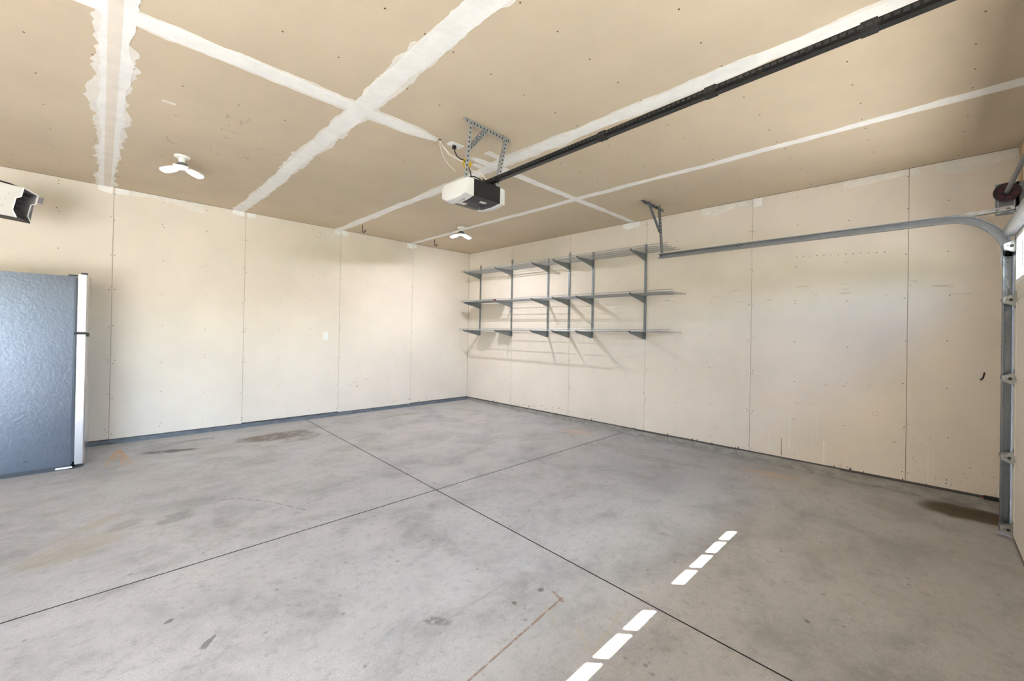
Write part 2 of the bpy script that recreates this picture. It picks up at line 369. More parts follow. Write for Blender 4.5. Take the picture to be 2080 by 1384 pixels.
# ------------------------------------------------------------------ mesh helpers
class MB:
    def __init__(s): s.v = []; s.f = []
    def _add(s, vs, fs):
        o = len(s.v); s.v += [tuple(v) for v in vs]; s.f += [tuple(i + o for i in f) for f in fs]; return s
    def box(s, x0, x1, y0, y1, z0, z1, mat=None):
        vs = [Vector((x, y, z)) for z in (z0, z1) for y in (y0, y1) for x in (x0, x1)]
        if mat is not None: vs = [mat @ v for v in vs]
        return s._add(vs, [(0, 2, 3, 1), (4, 5, 7, 6), (0, 1, 5, 4), (1, 3, 7, 5), (3, 2, 6, 7), (2, 0, 4, 6)])
    def prism(s, pts, axis, a, b, mat=None):
        """closed 2-D outline extruded along axis from a to b; the outline gives the two other coordinates in order"""
        def P(p, t):
            l = [p[0], p[1]]; l.insert(axis, t); v = Vector(l); return mat @ v if mat is not None else v
        n = len(pts)
        ar = sum(pts[i][0] * pts[(i + 1) % n][1] - pts[(i + 1) % n][0] * pts[i][1] for i in range(n))
        if (ar < 0) != (axis == 1): pts = pts[::-1]
        if a > b: a, b = b, a
        vs = [P(p, a) for p in pts] + [P(p, b) for p in pts]
        fs = [tuple(range(n))[::-1], tuple(range(n, 2 * n))] + [(i, (i + 1) % n, n + (i + 1) % n, n + i) for i in range(n)]
        return s._add(vs, fs)
    def tube(s, path, r, n=8, caps=True, r2=None):
        path = [Vector(p) for p in path]
        rings = []
        prev = None
        for i, p in enumerate(path):
            d = (path[min(i + 1, len(path) - 1)] - path[max(i - 1, 0)]).normalized()
            if prev is None:
                a = Vector((0, 0, 1)) if abs(d.z) < 0.9 else Vector((1, 0, 0))
                u = d.cross(a).normalized()
            else: u = (prev - d * prev.dot(d)).normalized()
            prev = u; v = d.cross(u)
            rr = r if r2 is None else r + (r2 - r) * i / (len(path) - 1)
            rings.append([p + (u * math.cos(2 * math.pi * k / n) + v * math.sin(2 * math.pi * k / n)) * rr for k in range(n)])
        vs = [v for rg in rings for v in rg]; fs = []
        for i in range(len(rings) - 1):
            for k in range(n): fs.append((i * n + k, i * n + (k + 1) % n, (i + 1) * n + (k + 1) % n, (i + 1) * n + k))
        if caps: fs += [tuple(range(n))[::-1], tuple((len(rings) - 1) * n + k for k in range(n))]
        return s._add(vs, fs)
    def lathe(s, prof, c, axis=2, n=32):
        """prof: (radius, height) pairs; revolved about an axis through c"""
        vs = []; c = Vector(c)
        for r, h in prof:
            for k in range(n):
                a = 2 * math.pi * k / n; l = [r * math.cos(a), r * math.sin(a)]; l.insert(axis, h); vs.append(c + Vector(l))
        fs = []
        m = len(prof)
        for i in range(m - 1):
            for k in range(n): fs.append((i * n + k, i * n + (k + 1) % n, (i + 1) * n + (k + 1) % n, (i + 1) * n + k))
        fs += [tuple(range(n))[::-1], tuple((m - 1) * n + k for k in range(n))]
        return s._add(vs, fs)
    def build(s, name, mat, parent=None, bevel=0.0, smooth=False, origin=None, **props):
        me = bpy.data.meshes.new(name)
        o0 = Vector(origin) if origin is not None else Vector((0, 0, 0))
        me.from_pydata([tuple(Vector(v) - o0) for v in s.v], [], s.f); me.update()
        bm = bmesh.new(); bm.from_mesh(me)
        if smooth or bevel: bmesh.ops.remove_doubles(bm, verts=bm.verts, dist=1e-6)
        bmesh.ops.recalc_face_normals(bm, faces=bm.faces)
        if bevel: bmesh.ops.bevel(bm, geom=list(bm.edges), offset=bevel, segments=2, affect='EDGES', clamp_overlap=True)
        bm.to_mesh(me); bm.free()
        me.materials.append(mat)
        if smooth:
            me.polygons.foreach_set('use_smooth', [True] * len(me.polygons))
            try: me.set_sharp_from_angle(angle=math.radians(35))
            except Exception: pass
        o = bpy.data.objects.new(name, me); COL.objects.link(o); o.location = o0
        if parent is not None:
            o.parent = parent
            o.location = o0 - parent_origin(parent)
        for k_, v_ in props.items(): o[k_] = v_
        return o
def parent_origin(p):
    t = Vector((0, 0, 0))
    while p is not None: t += p.location; p = p.parent
    return t
def thing(name, label, cat, loc, group=None, kind=None):
    o = bpy.data.objects.new(name, None); COL.objects.link(o); o.location = loc; o.empty_display_size = 0.1
    o['label'] = label; o['category'] = cat
    if group: o['group'] = group
    if kind: o['kind'] = kind
    return o
def tag(o, label, cat, group=None):
    o['label'] = label; o['category'] = cat
    if group: o['group'] = group
    return o
def struct(name, label, cat=None):
    o = bpy.data.objects.new(name, None); COL.objects.link(o); o['kind'] = 'structure'; o['label'] = label; o['category'] = cat or 'wall'
    return o

H = 2.7077                       # ceiling height above the foot of the boards
YF = -6.68                       # inside face of the wall with the doors
XL = -9.3                        # left wall
def zf(y): return -0.057 - 0.0085 * min(abs(y), 6.7)      # slab falls towards the doors

# ================================================================== FLOOR
floor = struct('floor', 'grey concrete garage slab cut by two crossing control joints, stained and dusty', 'floor')
g = MB()
g.prism([(0.1, zf(0) - 0.045), (-6.75, zf(6.7) - 0.045), (-6.75, zf(6.7) - 0.2), (0.1, zf(0) - 0.2)], 0, XL, 0.12)
g.build('groove_bed', M_groove, floor)
def jx(y): return -2.885 - 0.028 * abs(y)          # the long joint is not quite square to the room
def jy(x): return -3.35 + 0.010 * (x + 2.98)
GW = 0.0042
def slab_piece(xa, xb, ya, yb, first):
    # xa/xb and ya/yb are callables giving the edges
    NX, NY = 8, 12
    vs = []; fs = []
    for i in range(NX + 1):
        for j in range(NY + 1):
            s_, t_ = i / NX, j / NY
            y = ya(-3) * (1 - t_) + yb(-3) * t_
            for _ in range(2):
                x = xa(y) * (1 - s_) + xb(y) * s_
                y = ya(x) * (1 - t_) + yb(x) * t_
            vs.append((x, y, zf(y)))
    n0 = len(vs)
    vs += [(x, y, z - 0.05) for x, y, z in vs]
    R_ = NY + 1
    for i in range(NX):
        for j in range(NY):
            a = i * R_ + j; fs.append((a, a + R_, a + R_ + 1, a + 1)); fs.append((n0 + a, n0 + a + 1, n0 + a + R_ + 1, n0 + a + R_))
    for j in range(NY):
        fs.append((j, j + 1, n0 + j + 1, n0 + j)); a = NX * R_ + j; fs.append((a + 1, a, n0 + a, n0 + a + 1))
    for i in range(NX):
        a = i * R_; fs.append((a + R_, a, n0 + a, n0 + a + R_)); a = i * R_ + NY; fs.append((a, a + R_, n0 + a + R_, n0 + a))
    m = MB(); m.v = vs; m.f = fs
    o = m.build('concrete_slab', M_floor, floor)
    o.data.materials.append(M_groove)                       # dirt on the sawn edges
    for p in o.data.polygons:
        if abs(p.normal.z) < 0.5: p.material_index = 1
K = lambda c: (lambda t: c)
for (xa, xb) in ((K(XL), lambda y: jx(y) - GW), (lambda y: jx(y) + GW, K(0.02))):
    for (ya, yb) in ((K(-6.75), lambda x: jy(x) - GW * 1.1), (lambda x: jy(x) + GW * 1.1, K(0.02))):
        slab_piece(xa, xb, ya, yb, False)

# ================================================================== WALLS
GAP = 0.0013
def sheet(parent, mat, axis, plane, u0, u1, z0, z1, thick, name='drywall_sheet'):
    """board with its face on the plane; thickness goes away from the room"""
    m = MB()
    if axis == 'y': m.box(u0 + GAP, u1 - GAP, plane, plane + thick, z0, z1)
    else: m.box(plane, plane + thick, u0 + GAP, u1 - GAP, z0, z1)
    return m.build(name, mat, parent, bevel=0.0012)

wall_back = struct('wall_back', 'long tan drywall wall behind the fridge, bare paper with screw dots', 'wall')
MB().box(XL - 0.1, 0.12, 0.014, 0.12, -0.3, H + 0.1).build('gap_backing', M_dark_gap, wall_back)
xs = [0.0, -1.2190, -2.4382, -3.6574, -4.8766, -6.0958, -7.315, -8.534, XL]
for i in range(len(xs) - 1):
    sheet(wall_back, M_wall_back, 'y', 0.0, xs[i + 1], xs[i], (0.004, -0.004, 0.006, -0.002, 0.0, 0, 0, 0)[i], H - 0.002, 0.0127)
wall_right = struct('wall_right', 'tan drywall wall carrying the wire shelves, scuffed near the door', 'wall')
MB().box(0.014, 0.12, -6.8, 0.12, -0.3, H + 0.1).build('gap_backing', M_dark_gap, wall_right)
ys = [0.0, -1.1862, -2.4054, -3.6246, -4.8438, -6.063, YF]
for i in range(len(ys) - 1):
    sheet(wall_right, M_wall_right, 'x', 0.0, ys[i + 1], ys[i], 0.0, H - 0.002, 0.0127)
wall_left = struct('wall_left', 'far left tan drywall wall of the garage, out past the fridge', 'wall')
MB().box(XL - 0.12, XL, -7.3, 0.12, -0.3, H + 0.1).build('drywall_face', M_paint_inside, wall_left)
# front wall with the closed double door and the open single bay
DX0, DX1, DZ = -0.53, -5.41, 2.04
BX0, BX1, BZ = -6.05, -8.55, 2.06
wall_front = struct('wall_front', 'front garage wall with tan drywall around the garage doors', 'wall')
m = MB()
m.box(DX0, 0.0, YF - 0.07, YF, -0.2, H); m.box(DX1, DX0, YF - 0.07, YF, DZ, H); m.box(BX0, DX1, YF - 0.07, YF, -0.2, H)
m.box(BX1, BX0, YF - 0.07, YF, BZ, H); m.box(XL, BX1, YF - 0.07, YF, -0.2, H)
m.build('drywall_face', M_paint_inside, wall_front)
m = MB()
m.box(XL - 0.2, 0.2, -7.205, YF - 0.05, 2.475, 2.52); m.box(XL - 0.2, 0.2, -7.205, -7.175, 2.475, 2.66)
m.build('eave_soffit', M_brick_out, wall_front)
MB().box(DX0, DX0 + 0.04, YF, -6.650, -0.14, DZ + 0.03).box(DX1 - 0.04, DX1, YF, -6.650, -0.14, DZ + 0.03).box(DX1, DX0, YF, -6.650, DZ - 0.02, DZ + 0.03).build('door_stop', M_wood, wall_front)
MB().box(XL - 0.2, -5.85, -9.9, -7.21, 2.66, 2.78).build('added_shade_roof', M_brick_out, wall_front)  # unseen roof, added to keep sun off the bay floor and nearby driveway
m = MB().box(XL - 0.3, 0.3, -7.2, 0.3, H + 0.12, H + 0.2); m.build('roof_deck', M_brick_out, wall_front)

ceiling = struct('ceiling', 'tan drywall ceiling with white taped joints', 'ceiling')
MB().box(XL - 0.1, 0.12, -6.9, 0.12, H + 0.014, H + 0.12).build('gap_backing', M_dark_gap, ceiling)
cx = [0.0, -1.245, -2.465, -3.735, -4.93, -6.15, -7.37, -8.59, XL]
cyb = [0.0, -3.465, YF]
for i in range(len(cx) - 1):
    for j in range(2):
        MB().box(cx[i + 1] + GAP, cx[i] - GAP, cyb[j + 1] + GAP, cyb[j] - GAP, H, H + 0.0127).build('drywall_sheet', M_ceiling, ceiling, bevel=0.001)

# ---- taped joints with ragged edges
def ragged(rnd, n, amp, step=1):
    """slowly wandering edge with a few lobes, like compound pulled off the knife"""
    v = 0.0; t = 0.0; out = []; lobe = 0.0; left = 0
    for i in range(n):
        if i % 3 == 0: t = t * 0.72 + rnd.uniform(-1, 1) * amp * 0.62
        if left <= 0 and rnd.random() < 0.05: left = rnd.randint(3, 9); lobe = rnd.uniform(0.3, 1.1) * amp
        v += (t + (lobe if left > 0 else 0) - v) * 0.55; left -= 1
        out.append(v + rnd.uniform(-1, 1) * amp * 0.05)
    return out
def strip(name, mat, parent, axis, c, a, b, wfun, z, rnd, amp, step=0.013, off=None):
    """strip on the ceiling along axis ('x' or 'y') centred on c, from a to b"""
    n = max(2, int(abs(b - a) / step) + 1)
    e1 = ragged(rnd, n, amp); e2 = ragged(rnd, n, amp)
    vs = []; fs = []
    for i in range(n):
        t = a + (b - a) * i / (n - 1); wd = wfun(t); o_ = off(t) if off else 0
        p, q = c + o_ - wd - e1[i], c + o_ + wd + e2[i]
        for u in (p, q):
            vs.append((t, u, z) if axis == 'x' else (u, t, z))
            vs.append((t, u, H + 0.0005) if axis == 'x' else (u, t, H + 0.0005))
    for i in range(n - 1):
        k_ = i * 4; l = k_ + 4
        fs += [(k_, l, l + 2, k_ + 2), (k_, k_ + 1, l + 1, l), (k_ + 2, l + 2, l + 3, k_ + 3)]
    fs += [(0, 2, 3, 1), (4 * n - 4, 4 * n - 3, 4 * n - 1, 4 * n - 2)]
    mm = MB(); mm.v = vs; mm.f = fs
    return mm.build(name, mat, parent)
def wave(seed, lo, hi, f=1.7):
    r = random.Random(seed); ph = [r.uniform(0, 6.28) for _ in range(3)]
    return lambda t: lo + (hi - lo) * (0.5 + 0.28 * math.sin(t * f + ph[0]) + 0.16 * math.sin(t * f * 2.7 + ph[1]) + 0.10 * math.sin(t * f * 6.1 + ph[2]))
R = random.Random(11)
#        c      a       b      skim lo/hi   mud lo/hi   ragged
seams_y = [(-1.245, -6.66, -0.005, 0.030, 0.050, 0.024, 0.036, 0.008),
           (-2.465, -6.66, -0.005, 0.045, 0.075, 0.032, 0.052, 0.010),
           (-3.735, -6.66, -0.005, 0.060, 0.085, 0.045, 0.062, 0.016),
           (-4.930, -6.66, -0.005, 0.066, 0.095, 0.050, 0.064, 0.030),
           (-6.150, -6.66, -0.005, 0.07, 0.10, 0.05, 0.066, 0.016),
           (-7.370, -6.66, -0.005, 0.07, 0.10, 0.05, 0.066, 0.016)]
for k_, (c_, a_, b_, s0, s1, m0, m1, am) in enumerate(seams_y):
    grow = lambda t, s0=s0: 1.0 + (0.28 if s0 > 0.04 else 0.15) * max(0, (-t - 2.5) / 4)
    w1 = wave(k_ * 7 + 1, s0, s1); w2 = wave(k_ * 7 + 2, m0, m1)
    of = wave(k_ * 7 + 3, -0.016, 0.016, 1.1)
    strip('skim_coat', M_skim, ceiling, 'y', c_, a_, b_, lambda t: w1(t) * grow(t), H - 0.0012, R, am, off=of)
    strip('joint_compound_strip', M_mud, ceiling, 'y', c_, a_, b_, lambda t: w2(t) * grow(t), H - 0.0026, R, am * 0.35, off=of)
    if k_ >= 3: strip('joint_tape', M_tape, ceiling, 'y', c_, a_, b_, lambda t: 0.026, H - 0.0034, R, 0.0006)
for k_, (a_, b_, c_, s0, s1) in enumerate([(-5.35, -3.12, -3.475, 0.055, 0.085), (-2.74, -0.01, -3.43, 0.035, 0.052), (-9.2, -5.35, -3.475, 0.05, 0.07)]):
    w1 = wave(k_ + 51, s0, s1); w2 = wave(k_ + 61, s0 * 0.7, s1 * 0.72)
    tp = lambda t, a_=a_, b_=b_: min(1, 0.35 + (b_ - t) / 0.35) if k_ == 0 else (min(1, 0.4 + (t - a_) / 0.3) if k_ == 1 else 1)
    strip('skim_coat', M_skim, ceiling, 'x', c_, a_, b_, lambda t: w1(t) * tp(t), H - 0.0014, R, 0.010)
    strip('joint_compound_strip', M_mud, ceiling, 'x', c_, a_ + 0.04, b_ - 0.03, lambda t: w2(t) * tp(t), H - 0.0029, R, 0.004)
for (x_, y_, rx, ry) in ((-2.62, -3.60, 0.10, 0.035), (-2.55, -3.33, 0.09, 0.03), (-4.66, -2.62, 0.035, 0.012)):
    strip('compound_smear', M_skim, ceiling, 'x', y_, x_ - rx, x_ + rx, lambda t: ry, H - 0.0010, R, 0.01, 0.015)

# ---- compound patches on the walls just below the ceiling
def wall_patch(parent, axis, u0, u1, z0fun, mat, name='compound_patch', proud=0.0012, step=0.02, ztop=None):
    rnd = random.Random(int(abs(u0) * 977))
    n = max(3, int(abs(u1 - u0) / step)); vs = []; fs = []
    e = ragged(rnd, n, 0.006)
    for i in range(n):
        u = u0 + (u1 - u0) * i / (n - 1)
        zt = ztop(i / (n - 1)) if ztop else H - 0.003
        for z in (z0fun(i / (n - 1)) + e[i], zt):
            if axis == 'y': vs += [(u, -proud, z), (u, 0.001, z)]
            else: vs += [(-proud, u, z), (0.001, u, z)]
    for i in range(n - 1):
        a = i * 4; b = a + 4
        fs += [(a, b, b + 2, a + 2), (a, a + 1, b + 1, b), (a + 2, b + 2, b + 3, a + 3)]
    fs += [(0, 2, 3, 1), (4 * n - 4, 4 * n - 3, 4 * n - 1, 4 * n - 2)]
    mm = MB(); mm.v = vs; mm.f = fs; return mm.build(name, mat, parent)
LAY = lambda a, b: (lambda t: a + (b - a) * t)
wall_patch(wall_back, 'y', -5.00, -4.885, LAY(2.655, 2.63), M_mud)
wall_patch(wall_back, 'y', -4.865, -4.76, LAY(2.64, 2.645), M_mud)
wall_patch(wall_back, 'y', -4.76, -4.42, lambda t: 2.66 - 0.01 * math.sin(t * 9), M_skim)
wall_patch(wall_back, 'y', -4.47, -4.09, lambda t: 2.675 - 0.075 * min(1, t * 1.4), M_skim, 'compound_patch', 0.0018, ztop=lambda t: H - 0.004 - 0.0 * t)
wall_patch(wall_back, 'y', -3.80, -3.675, LAY(2.66, 2.64), M_mud)
wall_patch(wall_back, 'y', -3.645, -3.545, LAY(2.64, 2.655), M_mud)
wall_patch(wall_back, 'y', -2.53, -2.445, LAY(2.635, 2.63), M_mud)
wall_patch(wall_back, 'y', -2.43, -2.33, LAY(2.63, 2.64), M_mud)
wall_patch(wall_back, 'y', -1.33, -1.225, LAY(2.63, 2.62), M_mud)
wall_patch(wall_back, 'y', -1.215, -1.15, LAY(2.62, 2.64), M_mud)
wall_patch(wall_right, 'x', -3.52, -3.36, LAY(2.64, 2.62), M_mud)
wall_patch(wall_right, 'x', -3.36, -3.28, LAY(2.62, 2.645), M_mud)
wall_patch(wall_right, 'x', -4.84, -4.30, lambda t: 2.625 + 0.02 * math.sin(t * 7), M_skim)
wall_patch(wall_right, 'x', -4.93, -4.85, LAY(2.62, 2.615), M_mud)
wall_patch(wall_right, 'x', -6.055, -5.62, lambda t: 2.655 - 0.03 * t, M_skim)
wall_patch(wall_right, 'x', -6.13, -6.07, LAY(2.635, 2.645), M_skim)
wall_patch(wall_right, 'x', -6.67, -6.23, lambda t: 2.60 + 0.025 * math.cos(t * 5) + 0.02 * t, M_skim)

# ---- screw heads, one mesh per surface (too small to pick apart)
def screws(name, parent, pts, nrm, mat, r=0.0042):
    m = MB()
    for (x, y, z) in pts:
        c = Vector((x, y, z)); n_ = Vector(nrm)
        m.tube([c - n_ * 0.003, c + n_ * 0.0012], r, 7)
    return m.build(name, mat, parent, kind='stuff')
R = random.Random(5)
pts = []
J = lambda a: R.uniform(-a, a)
for i in range(len(xs) - 1):
    w_ = xs[i] - xs[i + 1]
    for f in (0.012, 0.34, 0.67, 0.988):
        base = J(0.03)
        for r_ in range(8):
            z = min(H - 0.07, 0.045 + r_ * 0.385 + base + J(0.03))
            x_ = xs[i + 1] + w_ * f + J(0.008)
            pts.append((x_, 0, z))
            if R.random() < 0.12: pts.append((x_ + J(0.02), 0, z + 0.035))
screws('screw_heads', wall_back, [p for p in pts if p[0] > -6.2], (0, -1, 0), M_screw)
pts = []
for i in range(len(ys) - 1):
    w_ = ys[i] - ys[i + 1]
    for f in ((0.012, 0.34, 0.67, 0.988) if w_ > 1 else (0.02, 0.6)):
        base = J(0.03)
        for r_ in range(8):
            z = min(H - 0.07, 0.045 + r_ * 0.385 + base + J(0.03))
            y_ = ys[i + 1] + w_ * f + J(0.010)
            pts.append((0, y_, z))
            if R.random() < 0.15: pts.append((0, y_ + J(0.02), z + 0.03))
for k_ in range(13): pts.append((0, -5.25 - k_ * 0.055, 2.035 - k_ * 0.003))   # a row of nail holes above the track
screws('screw_heads', wall_right, pts, (-1, 0, 0), M_screw)
pts = []
for j in range(28):
    y_ = -0.48 - j * 0.49 + 0.0
    if y_ < -6.6: break
    for i in range(len(cx) - 1):
        for f in (0.07, 0.27, 0.5, 0.73, 0.93):
            x_ = cx[i + 1] + (cx[i] - cx[i + 1]) * f + J(0.012)
            if f in (0.07, 0.93) and R.random() < 0.35: continue
            pts.append((x_, y_ + J(0.012), H))
screws('screw_heads', ceiling, [p for p in pts if p[0] > -6.2], (0, 0, -1), M_scr_c, 0.0048)

# ---- plaster drips on the right wall near the door
m = MB()
for (y_, z0, z1, w_) in ((-5.028, 0.045, 0.245, 0.012), (-5.21, 0.066, 0.404, 0.013), (-5.165, 0.1, 0.42, 0.004), (-5.49, 0.01, 0.232, 0.014), (-5.505, 0.03, 0.22, 0.005),
                         (-5.40, 0.15, 0.50, 0.004), (-5.43, 0.2, 0.53, 0.004), (-6.20, -0.0, 0.30, 0.006), (-6.23, 0.02, 0.33, 0.007), (-5.66, 0.02, 0.14, 0.006)):
    m.prism([(y_ - w_ / 2, z0), (y_ + w_ / 2, z0 + 0.01), (y_ + w_ * 0.5, z1), (y_ - w_ * 0.4, z1 - 0.01)], 0, -0.0012, 0.001)
m.build('plaster_drip', M_skim, wall_right, kind='stuff')
m = MB().prism([(-5.143, 0.015), (-5.137, 0.015), (-5.138, 0.19), (-5.141, 0.19)], 0, -0.0015, 0.001)
m.build('wall_scratch', M_dark_gap, wall_right)

MB().tube([(-2.760, 0.0035, 2.625), (-2.735, 0.0035, 2.60), (-2.732, 0.0035, 2.565), (-2.752, 0.0035, 2.540), (-2.790, 0.0035, 2.535), (-2.812, 0.0035, 2.556), (-2.812, 0.0035, 2.58)], 0.0045, 8).build('glue_mark', M_stain, wall_back, smooth=True)
for (y_, z_, r_) in ((-5.82, 0.79, 0.018), (-5.86, 0.55, 0.020), (-5.27, 0.56, 0.014)):
    MB().tube([(0.0022, y_ + r_ * math.cos(a * math.pi / 6), z_ + r_ * math.sin(a * math.pi / 6)) for a in range(13)], 0.003, 6).build('ring_mark', M_stain, wall_right, smooth=True)

# ---- foundation curbs
bb = struct('baseboard_back', 'slate grey concrete curb strip along the foot of the back wall', 'curb')
for (x0, x1, d) in ((XL, -4.88, 0.0), (-4.88, -3.66, 0.001), (-3.66, -2.44, 0.0), (-2.44, 0.0, 0.002)):
    m = MB(); m.box(x0 + 0.001, x1 - 0.001, -0.006 - d, 0.02, -0.13, -0.012); m.build('curb_segment', M_curb_back, bb, bevel=0.003)
MB().box(XL, 0.0, 0.004, 0.03, -0.02, 0.01).build('sill_plate', M_sill, bb)
br = struct('baseboard_right', 'pale concrete foundation curb along the foot of the right wall', 'curb')
yy = [0.0, -1.35, -2.45, -3.5, -3.95, -4.72, -5.62, YF]
for i in range(len(yy) - 1):
    m = MB(); m.box(-0.010 - (i % 2) * 0.002, 0.02, yy[i + 1] + 0.001, yy[i] - 0.001, -0.2, -0.022 + 0.004 * (i % 3)); m.build('curb_segment', M_curb_right, br, bevel=0.003)
MB().box(0.002, 0.03, YF, 0.0, -0.05, 0.01).build('sill_plate', M_sill, br)
m = MB(); rr = random.Random(3)
for i in range(28):
    y_ = -rr.uniform(0.5, 6.4); m.box(-0.004, 0.01, y_, y_ + rr.uniform(0.004, 0.012), rr.uniform(-0.03, -0.012), rr.uniform(0.0, 0.02))
m.build('splinter', M_sill, br, kind='stuff')

# ================================================================== OUTSIDE
ground = struct('trim_1', 'sunlit concrete driveway outside the garage doors', 'driveway')
MB().box(XL - 1, 1.0, -22, -6.74, -0.30, zf(6.7) - 0.012).build('driveway_slab', M_driveway, ground)
MB().box(-60, 60, -60, -22, -0.34, -0.15).build('lawn', M_lawn, ground)
MB().box(1.0, 60, -22, 0, -0.34, -0.15).build('lawn', M_lawn, ground)
MB().box(-60, XL - 1, -22, 0, -0.34, -0.15).build('lawn', M_lawn, ground)

# ================================================================== BIG GARAGE DOOR (closed)
door = struct('door_1', 'closed beige sectional garage door with small windows in its top section', 'door')
YD = -6.612                      # inside face of the door skin
ZB = -0.105; SH = 0.536
win_x0 = [-0.62, -1.81, -3.00, -4.19]
PITCH, PW, WZ0, WZ1 = 0.233, 0.203, 1.632, 1.905
def door_section(i):
    z0 = ZB + i * SH; z1 = z0 + SH - 0.004
    m = MB(); y0, y1 = YD - 0.035, YD
    if i < 3:
        m.box(DX1 - 0.02, DX0 - 0.015, y0, y1, z0, z1)
    else:
        m.box(DX1 - 0.02, DX0 - 0.015, y0, y1, z0, WZ0 - 0.03); m.box(DX1 - 0.02, DX0 - 0.015, y0, y1, WZ1 + 0.03, z1)
        edges = [DX0 - 0.015] + [e for x in win_x0 for e in (x + 0.03, x - 3 * PITCH - PW - 0.03)] + [DX1 - 0.02]
        for a, b in zip(edges[0::2], edges[1::2]): m.box(b, a, y0, y1, WZ0 - 0.03, WZ1 + 0.03)
    sec = m.build('door_section', M_door_in, door, bevel=0.002)
    # stile ribs behind the skin
    rb = MB()
    for xx in (DX0 - 0.03, -1.69, -2.94, -4.13, DX1 + 0.03):
        if i < 3: rb.box(xx - 0.045, xx + 0.045, YD, YD + 0.004, z0 + 0.02, z1 - 0.02)
        else: rb.box(xx - 0.03, xx + 0.03, YD, YD + 0.004, z0 + 0.02, z1 - 0.02)
    rb.build('stile', M_door_in, sec)
    if i == 3:
        for x0 in win_x0:
            f = MB(); xe = x0 - 3 * PITCH - PW
            f.box(xe - 0.03, x0 + 0.03, YD - 0.02, YD + 0.006, WZ0 - 0.03, WZ0); f.box(xe - 0.03, x0 + 0.03, YD - 0.02, YD + 0.006, WZ1, WZ1 + 0.03)
            f.box(x0, x0 + 0.03, YD - 0.02, YD + 0.006, WZ0, WZ1); f.box(xe - 0.03, xe, YD - 0.02, YD + 0.006, WZ0, WZ1)
            for q in range(3):
                xm = x0 - (q + 1) * PITCH + (PITCH - PW); f.box(xm - (PITCH - PW), xm, YD - 0.016, YD + 0.003, WZ0, WZ1)
            f.build('window_frame', M_frame_white, sec, bevel=0.0015)
            for q in range(4):
                xa = x0 - q * PITCH
                MB().box(xa - PW - 0.002, xa + 0.002, YD - 0.010, YD - 0.007, WZ0 - 0.002, WZ1 + 0.002).build('window_pane', M_glass, sec)
    return sec
for i in range(4): door_section(i)
m = MB().box(DX1 - 0.02, DX0 - 0.015, YD - 0.03, YD + 0.004, ZB - 0.018, ZB + 0.006); m.build('bottom_seal', M_seal, door, bevel=0.003)
# hinges and rollers at the section joints, both ends
for sx, sg in ((DX0 - 0.012, 1), (DX1 - 0.012, -1)):
    for i, zz in enumerate((0.0 + ZB + 0.05, ZB + SH, ZB + 2 * SH, ZB + 3 * SH, ZB + 4 * SH - 0.17)):
        hb = MB()
        hb.box(min(sx, sx - sg * 0.06), max(sx, sx - sg * 0.06), YD + 0.002, YD + 0.006, zz - 0.06, zz + 0.06)
        for t in (-0.018, 0.018):
            hb.prism([(YD + 0.004, zz - 0.046), (YD + 0.058, zz - 0.020), (YD + 0.060, zz + 0.014), (YD + 0.004, zz + 0.040)], 0, sx - sg * 0.03 + t - 0.0015, sx - sg * 0.03 + t + 0.0015)
        h = hb.build('hinge', M_hinge, door)
        MB().lathe([(0.010, -0.002), (0.010, 0.002)], (sx - sg * (0.03 + 0.018) - sg * 0.001, YD + 0.024, zz - 0.002), 0, 14).build('hinge_hole', M_slot, h)
        MB().tube([(sx - sg * 0.055, YD + 0.042, zz), (sx + sg * 0.048, YD + 0.042, zz)], 0.005, 8).build('roller_stem', M_galv_dull, h)
        MB().lathe([(0.008, -0.005), (0.021, -0.005), (0.021, 0.005), (0.008, 0.005)], (sx + sg * 0.045, YD + 0.042, zz), 0, 20).build('roller', M_galv_dull, h)
# stiffening strut across the top of the door
m = MB(); pr = []
for a in range(9):
    t = math.pi * a / 8; pr.append((YD + 0.004 + 0.055 * math.sin(t), 1.985 - 0.045 * math.cos(t)))
m.prism(pr, 0, DX1 + 0.03, -0.46); m.build('top_strut', M_galv, door, smooth=True)

# open second bay: the bare steel jamb edges only
jm = struct('door_2', 'open single garage bay with white jamb boards', 'door')
m = MB(); m.box(BX0 - 0.02, BX0, YF - 0.2, YF + 0.01, -0.13, BZ); m.box(BX1, BX1 + 0.02, YF - 0.2, YF + 0.01, -0.13, BZ); m.box(BX1, BX0, YF - 0.2, YF + 0.01, BZ - 0.02, BZ)
m.build('jamb_board', M_frame_white, jm)

# ---- wooden strip seen at the ceiling corner of the front wall
tr2 = struct('trim_2', 'narrow bare wood strip up the front wall by the ceiling corner', 'trim')
MB().box(-0.11, -0.02, YF, YF + 0.012, 2.05, H - 0.004).build('wood_strip', M_wood, tr2, bevel=0.001)

